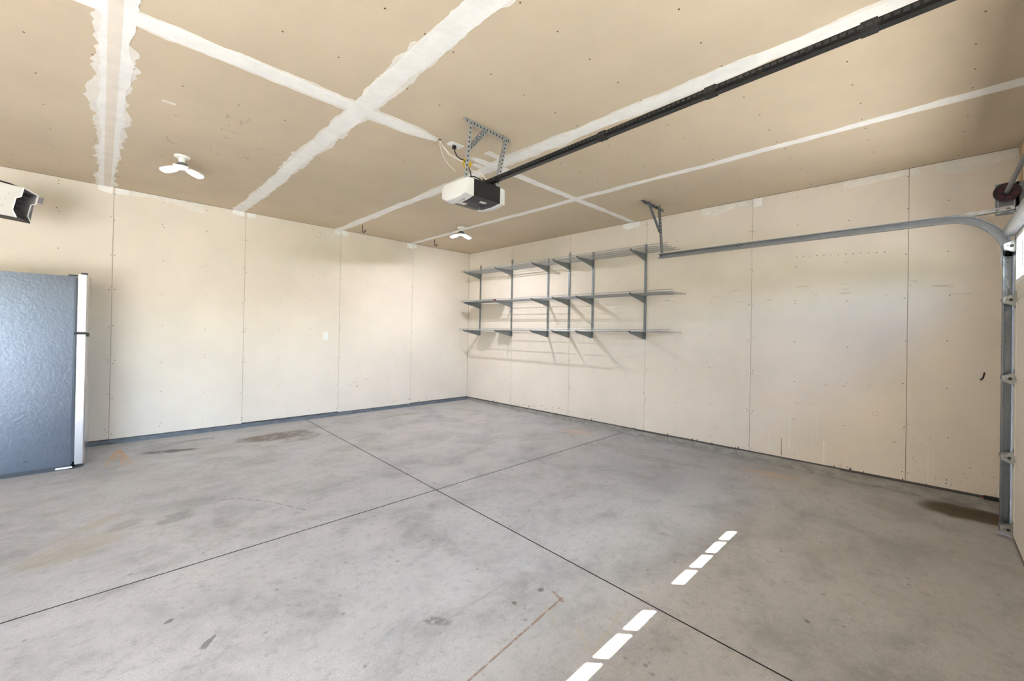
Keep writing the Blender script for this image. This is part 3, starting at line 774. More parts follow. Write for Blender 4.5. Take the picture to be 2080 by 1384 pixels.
# ================================================================== DOOR TRACK
track = thing('door_track', 'galvanised garage door track curving from the floor up along the right wall', 'track', (-0.48, -6.58, zf(6.6)))
TX0, TX1 = -0.452, -0.500        # web side (wall) and open lips (door side)
def track_path(name, path_fn, n, parent, mat):
    """C channel swept in the y-z plane: path_fn(t) -> (y, z, ny, nz) centre line and inward normal"""
    hw, th, lip = 0.026, 0.0018, 0.008
    sec = [(TX0, -hw), (TX1, -hw), (TX1, -hw + lip), (TX1 + th, -hw + lip), (TX1 + th, -hw + th), (TX0 - th, -hw + th),
           (TX0 - th, hw - th), (TX1 + th, hw - th), (TX1 + th, hw - lip), (TX1, hw - lip), (TX1, hw), (TX0, hw)]
    vs = []; fs = []; K_ = len(sec)
    for i in range(n + 1):
        y, z, ny, nz = path_fn(i / n)
        for (x, s_) in sec: vs.append((x, y + ny * s_, z + nz * s_))
    for i in range(n):
        for k_ in range(K_): fs.append((i * K_ + k_, i * K_ + (k_ + 1) % K_, (i + 1) * K_ + (k_ + 1) % K_, (i + 1) * K_ + k_))
    fs += [tuple(range(K_))[::-1], tuple(n * K_ + k_ for k_ in range(K_))]
    mm = MB(); mm.v = vs; mm.f = fs
    return mm.build(name, mat, parent, smooth=True)
YV = -6.583; RC = 0.305; ZH = 2.118
track_path('vertical_track', lambda t: (YV, zf(6.6) + 0.01 + t * (ZH - RC - zf(6.6) + 0.05), -1, 0), 2, track, M_galv_dull)
def arc(t):
    a = t * math.pi / 2 * 1.0
    return (YV + RC * (1 - math.cos(a)), ZH - RC + RC * math.sin(a), -math.cos(a), math.sin(a))
track_path('curved_track', arc, 16, track, M_galv_mid)
track_path('horizontal_track', lambda t: (YV + RC + t * 2.262, ZH - 0.002 * t, 0, 1), 2, track, M_galv_mid)
m = MB(); m.box(-0.505, -0.450, YV - 0.034, YV + 0.030, ZH - RC + 0.045, ZH - RC + 0.052); m.box(-0.4515, -0.449, YV - 0.034, YV + 0.034, ZH - RC - 0.06, ZH - RC + 0.05)
m.build('joint_plate', M_galv, track)
for dz in (-0.04, -0.01, 0.02): MB().tube([(-0.447, YV, ZH - RC + dz), (-0.457, YV, ZH - RC + dz)], 0.005, 8).build('bolt', M_slot, track)
# wall angle beside the vertical track and flag bracket
m = MB(); m.box(-0.452, -0.449, YV - 0.09, YV + 0.02, zf(6.6), 1.75); m.box(-0.45, -0.40, YV - 0.095, YV - 0.092, zf(6.6), 2.2)
m.build('wall_angle', M_galv_dull, track)
# punched angle from horizontal track to the header plate
def angle_bar(p, q, w1, w2, up_, side, name, parent, mat, holes=True, pitch=0.045, hole_shade_mat=None):
    """L shaped bar from p to q: one leg along `up_` (w1), the other along `side` (w2), with slots and optional shade inserts"""
    p = Vector(p); q = Vector(q); d = (q - p).normalized(); L = (q - p).length
    u = Vector(up_); u = (u - d * u.dot(d)).normalized(); s_ = Vector(side); s_ = (s_ - d * s_.dot(d) - u * s_.dot(u)).normalized()
    Mx = Matrix((d, u, s_)).transposed().to_4x4(); Mx.translation = p
    th = 0.0025
    m = MB()
    # leg one is built around real holes
    def leg(a0, a1, b0, b1, flip):
        n = max(1, int(L / pitch)); hl, hw = pitch * 0.40, (a1 - a0) * 0.42
        def B(x0, x1, y0, y1):
            if flip: m.box(x0, x1, b0, b1, y0, y1, Mx)
            else: m.box(x0, x1, y0, y1, b0, b1, Mx)
        if not holes: B(0, L, a0, a1); return
        cc = (a0 + a1) / 2; st = L / n
        B(0, L, a0, cc - hw / 2); B(0, L, cc + hw / 2, a1)
        for i in range(n):
            B(i * st, i * st + st / 2 - hl / 2, cc - hw / 2, cc + hw / 2); B(i * st + st / 2 + hl / 2, (i + 1) * st, cc - hw / 2, cc + hw / 2)
    if hole_shade_mat is not None:
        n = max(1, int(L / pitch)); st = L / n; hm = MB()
        for i in range(n): hm.box(i * st + st / 2 - pitch * 0.20, i * st + st / 2 + pitch * 0.20, w1 / 2 - w1 * 0.2, w1 / 2 + w1 * 0.2, 0.0004, th - 0.0006, Mx)  # dark inserts stand in for the shade inside the holes
    leg(0, w1, 0, th, False)
    leg(0, w2, 0, th, True)
    o = m.build(name, mat, parent)
    if hole_shade_mat is not None: hm.build('hole_shade_inserts', hole_shade_mat, o, kind='stuff')
    return o
angle_bar((-0.449, YV + RC - 0.03, ZH + 0.003), (-0.449, YF + 0.07, ZH + 0.022), 0.032, 0.028, (0, 0, 1), (1, 0, 0), 'punched_angle', track, M_galv)
# rear hanger: ceiling angle, drop strap and brace
angle_bar((-0.755, -3.965, H - 0.001), (-0.255, -3.965, H - 0.001), 0.032, 0.032, (0, 0, -1), (0, 1, 0), 'ceiling_angle', track, M_galv_dull)
angle_bar((-0.462, -3.990, H - 0.012), (-0.452, -4.035, ZH - 0.012), 0.032, 0.032, (1, 0, 0), (0, -1, 0), 'drop_strap', track, M_galv_dull, pitch=0.038, hole_shade_mat=M_slot)
angle_bar((-0.700, -3.985, H - 0.02), (-0.475, -4.015, 2.385), 0.030, 0.030, (0.7, 0, 0.7), (0, -1, 0), 'diagonal_brace', track, M_galv_dull, pitch=0.038, hole_shade_mat=M_slot)
for y_, z_ in ((-4.035, ZH + 0.012), (-4.035, ZH - 0.010), (-3.972, H - 0.02)): MB().tube([(-0.462, y_ - 0.012, z_), (-0.462, y_ + 0.006, z_)], 0.006, 8).build('bolt', M_slot, track)
for i in range(3): MB().tube([(TX0 - 0.006, -4.88 + i * 0.025, ZH + 0.008 * (-1) ** i), (TX0 + 0.003, -4.88 + i * 0.025, ZH + 0.008 * (-1) ** i)], 0.005, 8).build('splice_bolt', M_slot, track)

# ================================================================== TORSION SHAFT AND DRUM
sh = thing('torsion_shaft', 'grey torsion shaft with dark plum cable drum above the door track', 'door hardware', (-0.44, -6.575, 2.268))
MB().tube([(-0.30, -6.575, 2.268), (-5.6, -6.575, 2.268)], 0.0135, 14).build('shaft', M_shaft, sh, smooth=True)
d_ = [(0.012, -0.045), (0.062, -0.045), (0.066, -0.04), (0.066, -0.030), (0.058, -0.026), (0.056, -0.020), (0.058, -0.015), (0.056, -0.010), (0.058, -0.005), (0.056, 0.0), (0.057, 0.006), (0.02, 0.01)]
drum = MB().lathe(d_, (-0.42, -6.575, 2.268), 0, 36).build('cable_drum', M_drum, sh, smooth=True)
m = MB()
for k_ in range(6):
    a = k_ * math.pi / 3 + 0.3
    m.lathe([(0.0135, -0.002), (0.011, 0.0)], (-0.466, -6.575 + 0.038 * math.cos(a), 2.268 + 0.038 * math.sin(a)), 0, 14)
m.build('drum_web_boss', simple('drum_red_tint', srgb(74, 30, 44), 0.4), drum)
MB().lathe([(0.02, -0.022), (0.024, -0.02), (0.024, 0.0), (0.02, 0.002)], (-0.466, -6.575, 2.268), 0, 20).build('drum_hub', M_drum, drum, smooth=True)
m = MB().box(-0.405, -0.402, -6.635, -6.525, 2.118, 2.345); m.box(-0.405, -0.36, YF, YF + 0.004, 2.1, 2.35); m.box(-0.405, -0.40, -6.68, -6.62, 2.118, 2.345)
m.build('bearing_plate', M_galv_mid, sh, bevel=0.0005)
m = MB()
for z_ in (2.135, 2.155): m.tube([(-0.43, -6.63, z_), (-0.43, -6.53, z_)], 0.003, 6)
m.tube([(-0.43, -6.538, 2.16), (-0.43, -6.538, 2.235)], 0.003, 6); m.tube([(-0.43, -6.612, 2.15), (-0.43, -6.612, 2.235)], 0.003, 6)
m.box(-0.44, -0.42, -6.548, -6.534, 2.125, 2.16); m.box(-0.44, -0.42, -6.635, -6.62, 2.13, 2.165)
m.build('cable_guard', M_galv, sh)
MB().tube([(-0.435, -6.634, 2.25), (-0.46, -6.628, 1.6), (-0.468, -6.628, -0.02)], 0.0016, 5).build('lift_cable', M_slot, sh)
m = MB().tube([(-0.25, -6.66, 2.27), (-0.25, -6.60, 2.27)], 0.02, 12).build('end_bearing', M_black, sh)

# ================================================================== SAFETY SENSOR BY THE TRACK
ps = thing('safety_sensor', 'black safety sensor strip with red light at foot of right wall', 'sensor', (-0.02, -6.56, -0.012))
m = MB().box(-0.030, -0.011, -6.67, -6.51, -0.022, 0.008); m.build('housing', M_black, ps, bevel=0.002)
MB().lathe([(0.004, -0.004), (0.006, 0.0), (0.004, 0.004)], (-0.022, -6.506, -0.004), 1, 12).build('red_light', M_red, ps)
m = MB().tube([(-0.018, -6.587, 0.006), (-0.018, -6.584, 0.045), (-0.016, -6.594, 0.078), (-0.014, -6.612, 0.088), (-0.012, -6.632, 0.075)], 0.004, 8)
m.build('white_wire_loop', M_wire_white, ps, smooth=True)

# ================================================================== WALL HOOK BY THE DOOR, CEILING HOOKS, MARK
hk = MB().tube([(0.0, -6.488, 0.915), (-0.025, -6.490, 0.912), (-0.045, -6.497, 0.925), (-0.052, -6.503, 0.95), (-0.046, -6.506, 0.972)], 0.0055, 8)
tag(hk.build('wall_hook', M_rubber, None, smooth=True, origin=(0.0, -6.488, 0.915)), 'small black rubber hook on right wall beside the door track', 'hook')
for i, (x_, y_, lab) in enumerate(((-2.359, -0.532, 'dark utility hook hanging from ceiling, the left of two'), (-1.146, -0.532, 'dark utility hook in ceiling near the far corner light'))):
    pth = [(x_, y_, H + 0.004), (x_, y_, H - 0.075)]
    for a in range(7):
        t = math.pi * a / 6 * 1.0; pth.append((x_ + 0.018 - 0.018 * math.cos(t), y_ - 0.002 * a, H - 0.085 - 0.018 * math.sin(t)))
    pth.append((x_ + 0.040, y_ - 0.014, H - 0.066))
    tag(MB().tube(pth, 0.006, 8).build('ceiling_hook', M_hookm, None, smooth=True, origin=(x_, y_, H)), lab, 'hook', 'hooks screwed into the ceiling')

# ================================================================== CEILING LIGHTS
def light_fixture(x, y, rot, label, mb):
    t = thing('ceiling_light', label, 'light', (x, y, H), 'white three-panel ceiling lights')
    MB().lathe([(0.056, 0.0), (0.058, -0.006), (0.054, -0.014), (0.03, -0.018), (0.026, -0.02), (0.024, -0.055), (0.018, -0.058)], (x, y, H), 2, 32).build('canopy', M_white_plastic, t, smooth=True)
    MB().lathe([(0.018, -0.056), (0.030, -0.060), (0.046, -0.078), (0.046, -0.100), (0.042, -0.1052)], (x, y, H), 2, 28).build('heat_sink', M_galv_dull, t, smooth=True)
    MB().lathe([(0.022, -0.1055), (0.024, -0.107), (0.022, -0.109), (0.010, -0.111)], (x, y, H), 2, 20).build('bulb', mb, t, smooth=True)
    for k_ in range(3):
        a = rot + k_ * 2 * math.pi / 3
        Mx = Matrix.Translation(Vector((x, y, H - 0.090))) @ Matrix.Rotation(a, 4, 'Z') @ Matrix.Rotation(math.radians(14), 4, 'Y')
        out = [(0.042, -0.022), (0.055, -0.040), (0.10, -0.052), (0.150, -0.050), (0.168, -0.034), (0.172, 0.0), (0.168, 0.034), (0.150, 0.050), (0.10, 0.052), (0.055, 0.040), (0.042, 0.022)]
        pn = MB().prism(out, 2, -0.006, 0.006, Mx).build('led_panel', M_white_plastic, t)
        inn = [((px - 0.11) * 0.86 + 0.11, py * 0.84) for px, py in out]
        MB().prism(inn, 2, -0.011, -0.0062, Mx).build('led_cover', M_led, pn)
light_fixture(-4.475, -1.58, math.radians(-100), 'lit white three-panel ceiling light nearer the fridge and heater', M_bulb_dim)
light_fixture(-1.344, -1.487, math.radians(-122), 'lit white three-panel ceiling light near the far corner', M_bulb)

# ================================================================== OPENER
op = thing('garage_door_opener', 'black and white garage door opener hung on perforated steel straps with long black rail', 'opener', (-2.99, -3.8, H))
OX0, OX1, OY0, OY1, OZ0, OZ1 = -3.128, -2.878, -3.955, -3.66, 2.168, 2.290
Mr = None
# slightly bellied underside
pr = [(OY0, OZ1), (OY0, OZ0 + 0.004), (OY0 + 0.10, OZ0 - 0.008), (OY0 + 0.2, OZ0 - 0.008), (OY1, OZ0 + 0.012), (OY1, OZ1)]
MB().prism(pr, 0, OX0, OX1).build('motor_housing', M_black, op, bevel=0.003)
def cover(x0, x1, name):
    m = MB(); s_ = 1 if x1 > x0 else -1
    for (q, k0) in ((0, 0),):
        N = 7; vs = []; fs = []
        ring0 = [(OY0 + 0.002, OZ1 - 0.004), (OY0 + 0.002, OZ0 + 0.002), (OY0 + 0.07, OZ0 - 0.012), (OY0 + 0.15, OZ0 - 0.016), (OY1 - 0.05, OZ0 - 0.008), (OY1, OZ0 + 0.02), (OY1, OZ1 - 0.02), (OY1 - 0.04, OZ1)]
        cyy = sum(p[0] for p in ring0) / 8; cz = sum(p[1] for p in ring0) / 8
        for i in range(N):
            t = i / (N - 1); sc_ = 1 - 0.20 * t ** 2.6; xx = x0 + (x1 - x0) * (math.sin(t * math.pi / 2))
            for (yy_, zz_) in ring0: vs.append((xx, OY0 + (yy_ - OY0) * (1 - 0.10 * t ** 2) + 0.012 * t ** 3, cz + (zz_ - cz) * sc_))
        for i in range(N - 1):
            for k_ in range(8): fs.append((i * 8 + k_, i * 8 + (k_ + 1) % 8, (i + 1) * 8 + (k_ + 1) % 8, (i + 1) * 8 + k_))
        fs += [tuple(range(8))[::-1], tuple((N - 1) * 8 + k_ for k_ in range(8))]
        m.v = vs; m.f = fs
    return m.build(name, M_lens, op, smooth=True)
cv = cover(OX0, OX0 - 0.075, 'light_cover'); cover(OX1, OX1 + 0.055, 'light_cover')
for i in range(4):
    Mv = Matrix.Translation((OX0 - 0.062 + i * 0.011, OY0 + 0.085 + i * 0.002, OZ0 + 0.012 - i * 0.0075)) @ Matrix.Rotation(math.radians(-35), 4, 'Y')
    MB().box(-0.0012, 0.0012, -0.022, 0.075, -0.006, 0.004, Mv).build('vent_slot', M_vent, cv)
zb = OZ0 - 0.0088
MB().box(-3.02, -2.965, -3.905, -3.855, OZ0 - 0.0035, OZ0 - 0.001, Matrix.Translation((0, 0, -0.002))).build('warning_label', M_label, op)
MB().box(-3.13, -3.06, -3.80, -3.755, zb - 0.001, zb + 0.001).build('instruction_label', M_label, op)
MB().lathe([(0.022, 0.0), (0.026, -0.002), (0.02, -0.004)], (-2.945, -3.83, zb + 0.002), 2, 24).build('lamp_socket', M_rubber, op)
MB().tube([(-2.945, -3.80, zb), (-2.945, -3.80, zb - 0.016)], 0.003, 6).build('learn_button', M_galv_dull, op)
# mounting angle on the ceiling and straps
angle_bar((-3.19, -3.925, H - 0.002), (-2.745, -3.905, H - 0.002), 0.034, 0.034, (0, 0, -1), (0, 1, 0), 'ceiling_angle', op, M_galv, pitch=0.030, hole_shade_mat=M_slot)
angle_bar((-3.125, -3.925, H - 0.012), (-3.135, -3.885, OZ1 - 0.01), 0.030, 0.026, (-1, 0, 0), (0, 1, 0), 'support_strap', op, M_galv, pitch=0.030, hole_shade_mat=M_slot)
angle_bar((-2.800, -3.915, H - 0.012), (-2.862, -3.875, OZ1 - 0.01), 0.030, 0.026, (1, 0, 0), (0, 1, 0), 'support_strap', op, M_galv, pitch=0.030, hole_shade_mat=M_slot)
angle_bar((-2.990, -3.920, H - 0.020), (-3.128, -3.905, 2.525), 0.030, 0.026, (1, 0, 1), (0, 1, 0), 'diagonal_brace', op, M_galv, pitch=0.030, hole_shade_mat=M_slot)
m = MB(); m.box(-3.14, -2.85, -3.895, -3.865, OZ1 - 0.002, OZ1 + 0.002); m.build('top_strap', M_galv, op)
# rail: inverted T in three sections
RX = -2.945
ra = (-3.72, 2.305); rb_ = (-6.60, 2.375)
def rz(y): return ra[1] + (rb_[1] - ra[1]) * (y - ra[0]) / (rb_[0] - ra[0])
cuts = [ra[0], -4.88, -5.47, -6.035, rb_[0]]
for i in range(4):
    y0, y1 = cuts[i], cuts[i + 1]
    d = Vector((0, y1 - y0, rz(y1) - rz(y0))); L = d.length; dn = d.normalized()
    Mx = Matrix(((1, 0, 0), (0, dn.y, 0), (0, dn.z, 1))).to_4x4(); Mx.translation = Vector((RX, y0, rz(y0)))
    rail = MB()
    rail.box(-0.017, 0.017, 0.002, L - 0.002, -0.004, 0.003, Mx); rail.box(-0.017, -0.014, 0.002, L - 0.002, 0.0, 0.030, Mx)
    rail.box(0.014, 0.017, 0.002, L - 0.002, 0.0, 0.030, Mx); rail.box(-0.013, 0.013, 0.002, L - 0.002, 0.026, 0.030, Mx)
    ro = rail.build('rail_section', M_black_gloss, op)
    MB().box(-0.020, 0.020, -0.025, 0.025, -0.006, 0.034, Mx).build('rail_coupling', M_rubber, ro) if i else None
m = MB(); nn = int(2.7 / 0.0254)
for i in range(nn):
    y_ = -3.9 - i * 0.0254
    m.box(RX - 0.0215, RX - 0.0172, y_ - 0.009, y_ + 0.007, rz(y_) + 0.010, rz(y_) + 0.022)
m.build('drive_chain', simple('oiled_chain', srgb(70, 70, 70), 0.4, metal=0.6), op, kind='stuff')
MB().lathe([(0.02, -0.012), (0.032, -0.010), (0.032, 0.010), (0.02, 0.012)], (RX + 0.03, -3.90, OZ1 + 0.010), 2, 20).build('chain_sprocket_guard', M_rubber, op, smooth=True)
m = MB().box(RX - 0.025, RX + 0.025, YF + 0.001, -6.585, rz(-6.6) - 0.01, rz(-6.6) + 0.04); m.build('header_bracket', M_galv_dull, op)
# cords that belong to the opener
MB().tube([(-3.10, -3.87, 2.33), (-3.07, -3.89, 2.332), (-3.045, -3.915, 2.315), (-3.035, -3.93, 2.292)], 0.0045, 8).build('cable', M_rubber, op, smooth=True)
MB().tube([(-3.035, -3.93, 2.292), (-3.01, -3.91, 2.325), (-2.96, -3.88, 2.335), (-2.88, -3.86, 2.335), (-2.85, -3.86, 2.33)], 0.0045, 8).build('cable', M_rubber, op, smooth=True)
MB().tube([(-2.83, -3.86, 2.31), (-2.815, -3.89, 2.30), (-2.82, -3.92, 2.27), (-2.84, -3.94, 2.262)], 0.003, 8).build('cable', M_wire_white, op, smooth=True)

# outlet above the opener, plug and power cord
ol = thing('ceiling_outlet', 'white outlet plate on ceiling with a black plug in it', 'outlet', (-2.975, -3.52, H))
Mo = Matrix.Translation((-2.975, -3.52, H)) @ Matrix.Rotation(0.02, 4, 'Z')
MB().box(-0.062, 0.062, -0.037, 0.037, -0.006, 0.0, Mo).build('cover_plate', M_white_plastic, ol, bevel=0.0015)
m = MB()
for dx in (-0.025, 0.025): m.lathe([(0.016, -0.0075), (0.017, -0.006)], (-2.975 + dx, -3.52, H), 2, 18)
m.build('socket_face', M_white_plastic, ol)
pc = thing('power_cord', 'black power cord and plug running from ceiling outlet to yellow tag', 'cord', (-2.985, -3.52, H - 0.008))
MB().box(-2.998, -2.972, -3.533, -3.507, H - 0.036, H - 0.0085).build('plug', M_rubber, pc, bevel=0.003)
MB().tube([(-2.985, -3.52, H - 0.03), (-2.985, -3.53, H - 0.06), (-2.995, -3.57, H - 0.11), (-3.01, -3.64, H - 0.16), (-3.02, -3.70, H - 0.185)], 0.0045, 8).build('cord', M_rubber, pc, smooth=True)
m = MB(); Mt = Matrix.Translation((-3.025, -3.705, H - 0.20)) @ Matrix.Rotation(0.5, 4, 'Z') @ Matrix.Rotation(0.45, 4, 'Y')
m.box(-0.012, 0.030, -0.002, 0.002, -0.040, 0.030, Mt); m.build('yellow_tag', M_yellow, pc)
m = MB(); Mt = Matrix.Translation((-2.99, -3.72, H - 0.225)) @ Matrix.Rotation(0.3, 4, 'Z') @ Matrix.Rotation(0.6, 4, 'Y')
m.box(-0.010, 0.014, -0.002, 0.002, -0.022, 0.040, Mt); m.build('yellow_tag', M_yellow, pc)
MB().tube([(-3.02, -3.70, H - 0.185), (-3.01, -3.74, H - 0.25), (-3.06, -3.82, 2.40), (-3.08, -3.86, 2.34)], 0.004, 8).build('cord', M_rubber, pc, smooth=True)
bw = thing('bell_wire', 'thin white control wires drooping from ceiling hole towards the opener', 'wire', (-3.112, -3.502, H))
MB().lathe([(0.014, 0.0), (0.012, -0.002)], (-3.112, -3.502, H), 2, 18).build('hole_edge', M_hookm, bw)
for pth in ([(-3.112, -3.502, H), (-3.105, -3.53, H - 0.05), (-3.085, -3.60, H - 0.13), (-3.03, -3.68, H - 0.19), (-3.0, -3.76, H - 0.27), (-2.96, -3.83, 2.40), (-2.945, -3.88, 2.335), (-2.95, -3.90, 2.30)],
            [(-3.114, -3.502, H), (-3.11, -3.54, H - 0.06), (-3.09, -3.60, H - 0.14), (-3.035, -3.69, H - 0.20), (-2.99, -3.77, H - 0.28), (-2.955, -3.84, 2.39), (-2.94, -3.88, 2.34), (-2.945, -3.91, 2.30)],
            [(-3.110, -3.502, H), (-3.12, -3.52, H - 0.06), (-3.115, -3.56, H - 0.15), (-3.085, -3.60, H - 0.22), (-3.05, -3.63, H - 0.26)]):
    MB().tube(pth, 0.0022, 6).build('wire', M_wire_white, bw, smooth=True)

# ================================================================== WALL OUTLET
wo_ = thing('wall_switch', 'white light switch plate on the back drywall wall', 'switch', (-2.636, 0.0, 1.12))
MB().box(-2.673, -2.599, -0.006, 0.0, 1.062, 1.182).build('cover_plate', M_white_plastic, wo_, bevel=0.002)
MB().box(-2.652, -2.620, -0.0085, -0.005, 1.090, 1.154).build('rocker', M_white_plastic, wo_, bevel=0.001)
for z_ in (1.168, 1.076): MB().tube([(-2.636, -0.0055, z_), (-2.636, -0.007, z_)], 0.003, 8).build('screw', M_galv_dull, wo_)

# ================================================================== WIRE SHELVES ON THE RIGHT WALL
SY = [-0.352, -1.178, -1.985, -2.397, -2.815, -3.618]
ORD = ['first', 'second', 'third', 'fourth', 'fifth', 'sixth']
LV = {'top': (2.296, 2.262), 'middle': (1.758, 1.722), 'bottom': (1.258, 1.262)}   # deck height at both ends
def lz(lv, y):
    a, b = LV[lv]; return a + (b - a) * (-y) / 4.1
ST_TOP = [2.44, 2.46, 2.395, 2.42, 2.39, 2.385]
for i, y_ in enumerate(SY):
    z0, z1 = 1.168, ST_TOP[i]
    t = thing('shelf_upright', f'slotted grey steel shelf upright on right wall, {ORD[i]} from the corner', 'shelf upright', (0, y_, z0), 'slotted shelf uprights on the right wall')
    m = MB(); m.box(-0.014, -0.012, y_ - 0.0125, y_ - 0.0085, z0, z1); m.box(-0.014, -0.012, y_ + 0.0085, y_ + 0.0125, z0, z1); m.box(-0.014, -0.012, y_ - 0.0025, y_ + 0.0025, z0, z1)
    n = int((z1 - z0) / 0.032)
    for k_ in range(n + 1):
        za = z0 + k_ * 0.032; zb_ = min(z1, za + 0.014)
        m.box(-0.014, -0.012, y_ - 0.0085, y_ - 0.0025, za, zb_); m.box(-0.014, -0.012, y_ + 0.0025, y_ + 0.0085, za, zb_)
    m.box(-0.014, 0.0, y_ - 0.0145, y_ - 0.0125, z0, z1); m.box(-0.014, 0.0, y_ + 0.0125, y_ + 0.0145, z0, z1)
    m.box(-0.0012, 0.0, y_ - 0.0125, y_ + 0.0125, z0, z1)
    m.build('channel', M_shelf, t)
    MB().lathe([(0.008, -0.002), (0.006, 0.001)], (-0.001, y_, z1 + 0.018), 0, 12).build('screw', M_screw, t) if i in (0, 1, 3) else None
BD = 0.385
for lv in ('top', 'middle', 'bottom'):
    for i, y_ in enumerate(SY):
        zt = lz(lv, y_) - 0.006
        pr = [(-0.012, zt), (-BD, zt + 0.002), (-BD - 0.012, zt + 0.012), (-BD - 0.012, zt - 0.006), (-BD + 0.02, zt - 0.022), (-0.16, zt - 0.062), (-0.05, zt - 0.088), (-0.012, zt - 0.092)]
        o = MB().prism([(p[0], p[1]) for p in pr], 1, y_ - 0.0035, y_ + 0.0035)
        o.box(-BD, -0.012, y_ - 0.007, y_ + 0.007, zt - 0.002, zt)
        t = thing('shelf_bracket', f'tapered grey steel bracket under the {lv} wire shelf, {ORD[i]} from the corner', 'bracket', (-0.013, y_, zt), f'brackets of the {lv} shelf')
        o.build('arm', M_shelf, t)
        MB().tube([(-BD - 0.008, y_ - 0.009, zt + 0.006), (-BD - 0.008, y_ + 0.009, zt + 0.006)], 0.007, 8).build('end_clip', M_slot, t)
# shelves, two lengths per level
def wire_shelf(lv, y0, y1, label):
    za, zb_ = lz(lv, y0), lz(lv, y1)
    t = thing('wire_shelf', label, 'shelf', (-0.2, (y0 + y1) / 2, (za + zb_) / 2), 'grey wire shelves on the right wall')
    m = MB()
    def bar(x, dz, r=0.0040): m.tube([(x, y0, za + dz), (x, y1, zb_ + dz)], r, 6)
    bar(-0.030, 0.0); bar(-0.150, -0.001); bar(-0.270, -0.001); bar(-BD + 0.012, 0.0); bar(-BD + 0.006, 0.024, 0.0034)
    m.build('long_rods', M_shelf_wire, t)
    n = int(abs(y1 - y0) / 0.0254); d = MB()
    for k_ in range(n + 1):
        y_ = y0 + (y1 - y0) * (k_ + 0.5) / (n + 1) * 1.0; z_ = lz(lv, y_)
        if y_ < -4.02: continue
        d.tube([(-0.028, y_, z_ + 0.0035), (-BD + 0.010, y_, z_ + 0.0035), (-BD + 0.006, y_, z_ + 0.024)], 0.0018, 4)
    d.build('deck_wires', M_shelf_wire, t, kind='stuff')
PL = {'top': 'topmost', 'middle': 'middle', 'bottom': 'lowest'}
ends = {'top': -4.075, 'middle': -4.15, 'bottom': -4.105}
for lv in ('top', 'middle', 'bottom'):
    wire_shelf(lv, -0.24 if lv != 'bottom' else -0.21, -2.19, f'{PL[lv]} wire shelf, half nearer the back corner of the garage')
    wire_shelf(lv, -2.20, ends[lv], f'{PL[lv]} wire shelf, half nearer the garage door')

# things left on the shelves
def lip_box(name, x0, x1, y0, y1, z, th, mat, label, cat):
    o = MB().box(x0, x1, y0, y1, z, z + th).build(name, mat, None, bevel=min(0.002, th * 0.3), origin=((x0 + x1) / 2, (y0 + y1) / 2, z)); tag(o, label, cat); return o
zt = lz('middle', -0.25) + 0.0065
lip_box('white_board', -0.372, -0.05, -1.05, -0.26, zt, 0.010, simple('white_melamine', srgb(240, 240, 238), 0.4, var=0.01), 'flat white board lying on the middle shelf by the corner', 'board')
mk = thing('marker', 'small red marker lying on the middle wire shelf', 'marker', (-0.36, -1.14, lz('middle', -1.14) + 0.014))
MB().tube([(-0.36, -1.095, lz('middle', -1.1) + 0.016), (-0.36, -1.165, lz('middle', -1.1) + 0.016)], 0.010, 10).build('barrel', M_red, mk, smooth=True)
MB().tube([(-0.36, -1.075, lz('middle', -1.1) + 0.016), (-0.36, -1.095, lz('middle', -1.1) + 0.016)], 0.004, 8).build('tip', M_slot, mk)
def rounded_tray(y0, y1, x_front, label, notch=False):
    z = lz('bottom', (y0 + y1) / 2) + 0.0055; pts_ = [(-0.04, y0), (-0.04, y1)]
    n = 14
    for i in range(n + 1):
        t = math.pi * i / n; yy_ = (y0 + y1) / 2 - (y1 - y0) / 2 * -math.cos(t)
        xx = -0.10 + x_front * math.sin(t) ** 0.6 * (1 if not notch else (1 - 0.35 * math.exp(-((t - 1.6) / 0.28) ** 2)))
        pts_.append((xx, yy_))
    o = MB().prism(pts_, 2, z, z + 0.006)
    o = o.build('plastic_tray', simple('white_tray_plastic', srgb(232, 230, 226), 0.4), None, origin=(-0.2, (y0 + y1) / 2, z))
    tag(o, label, 'tray'); return o
rounded_tray(-0.82, -0.46, -0.20, 'thin rounded pale tray on the lowest shelf next to the corner upright')
rounded_tray(-1.22, -0.90, -0.14, 'thin notched pale tray on the lowest shelf by the second upright', True)

# ================================================================== FRIDGE
fr = thing('refrigerator', 'grey textured steel refrigerator with stainless doors against the back wall', 'refrigerator', (-5.45, -0.45, zf(0.5)))
FX0, FX1, FY0, FY1, FZ0, FZ1 = -5.85, -5.118, -0.83, -0.06, zf(0.8) + 0.012, 1.652
MB().box(FX0, FX1, FY0, FY1, FZ0 + 0.025, FZ1).build('cabinet', M_fridge, fr, bevel=0.008)
MB().box(FX0 + 0.02, FX1 - 0.01, FY0 + 0.012, FY1 - 0.012, zf(0.8), FZ0 + 0.03).build('base_rail', M_gasket, fr)
MB().box(FX1 - 0.10, FX1 + 0.002, FY0 - 0.004, FY0 + 0.05, FZ0 - 0.002, FZ0 + 0.012).build('front_foot', M_white_plastic, fr, bevel=0.002)
m = MB().box(FX1, FX1 + 0.013, FY0 + 0.006, FY1 - 0.006, 0.0, FZ1 - 0.008); m.build('gasket', M_gasket, fr)
ZM = 1.145
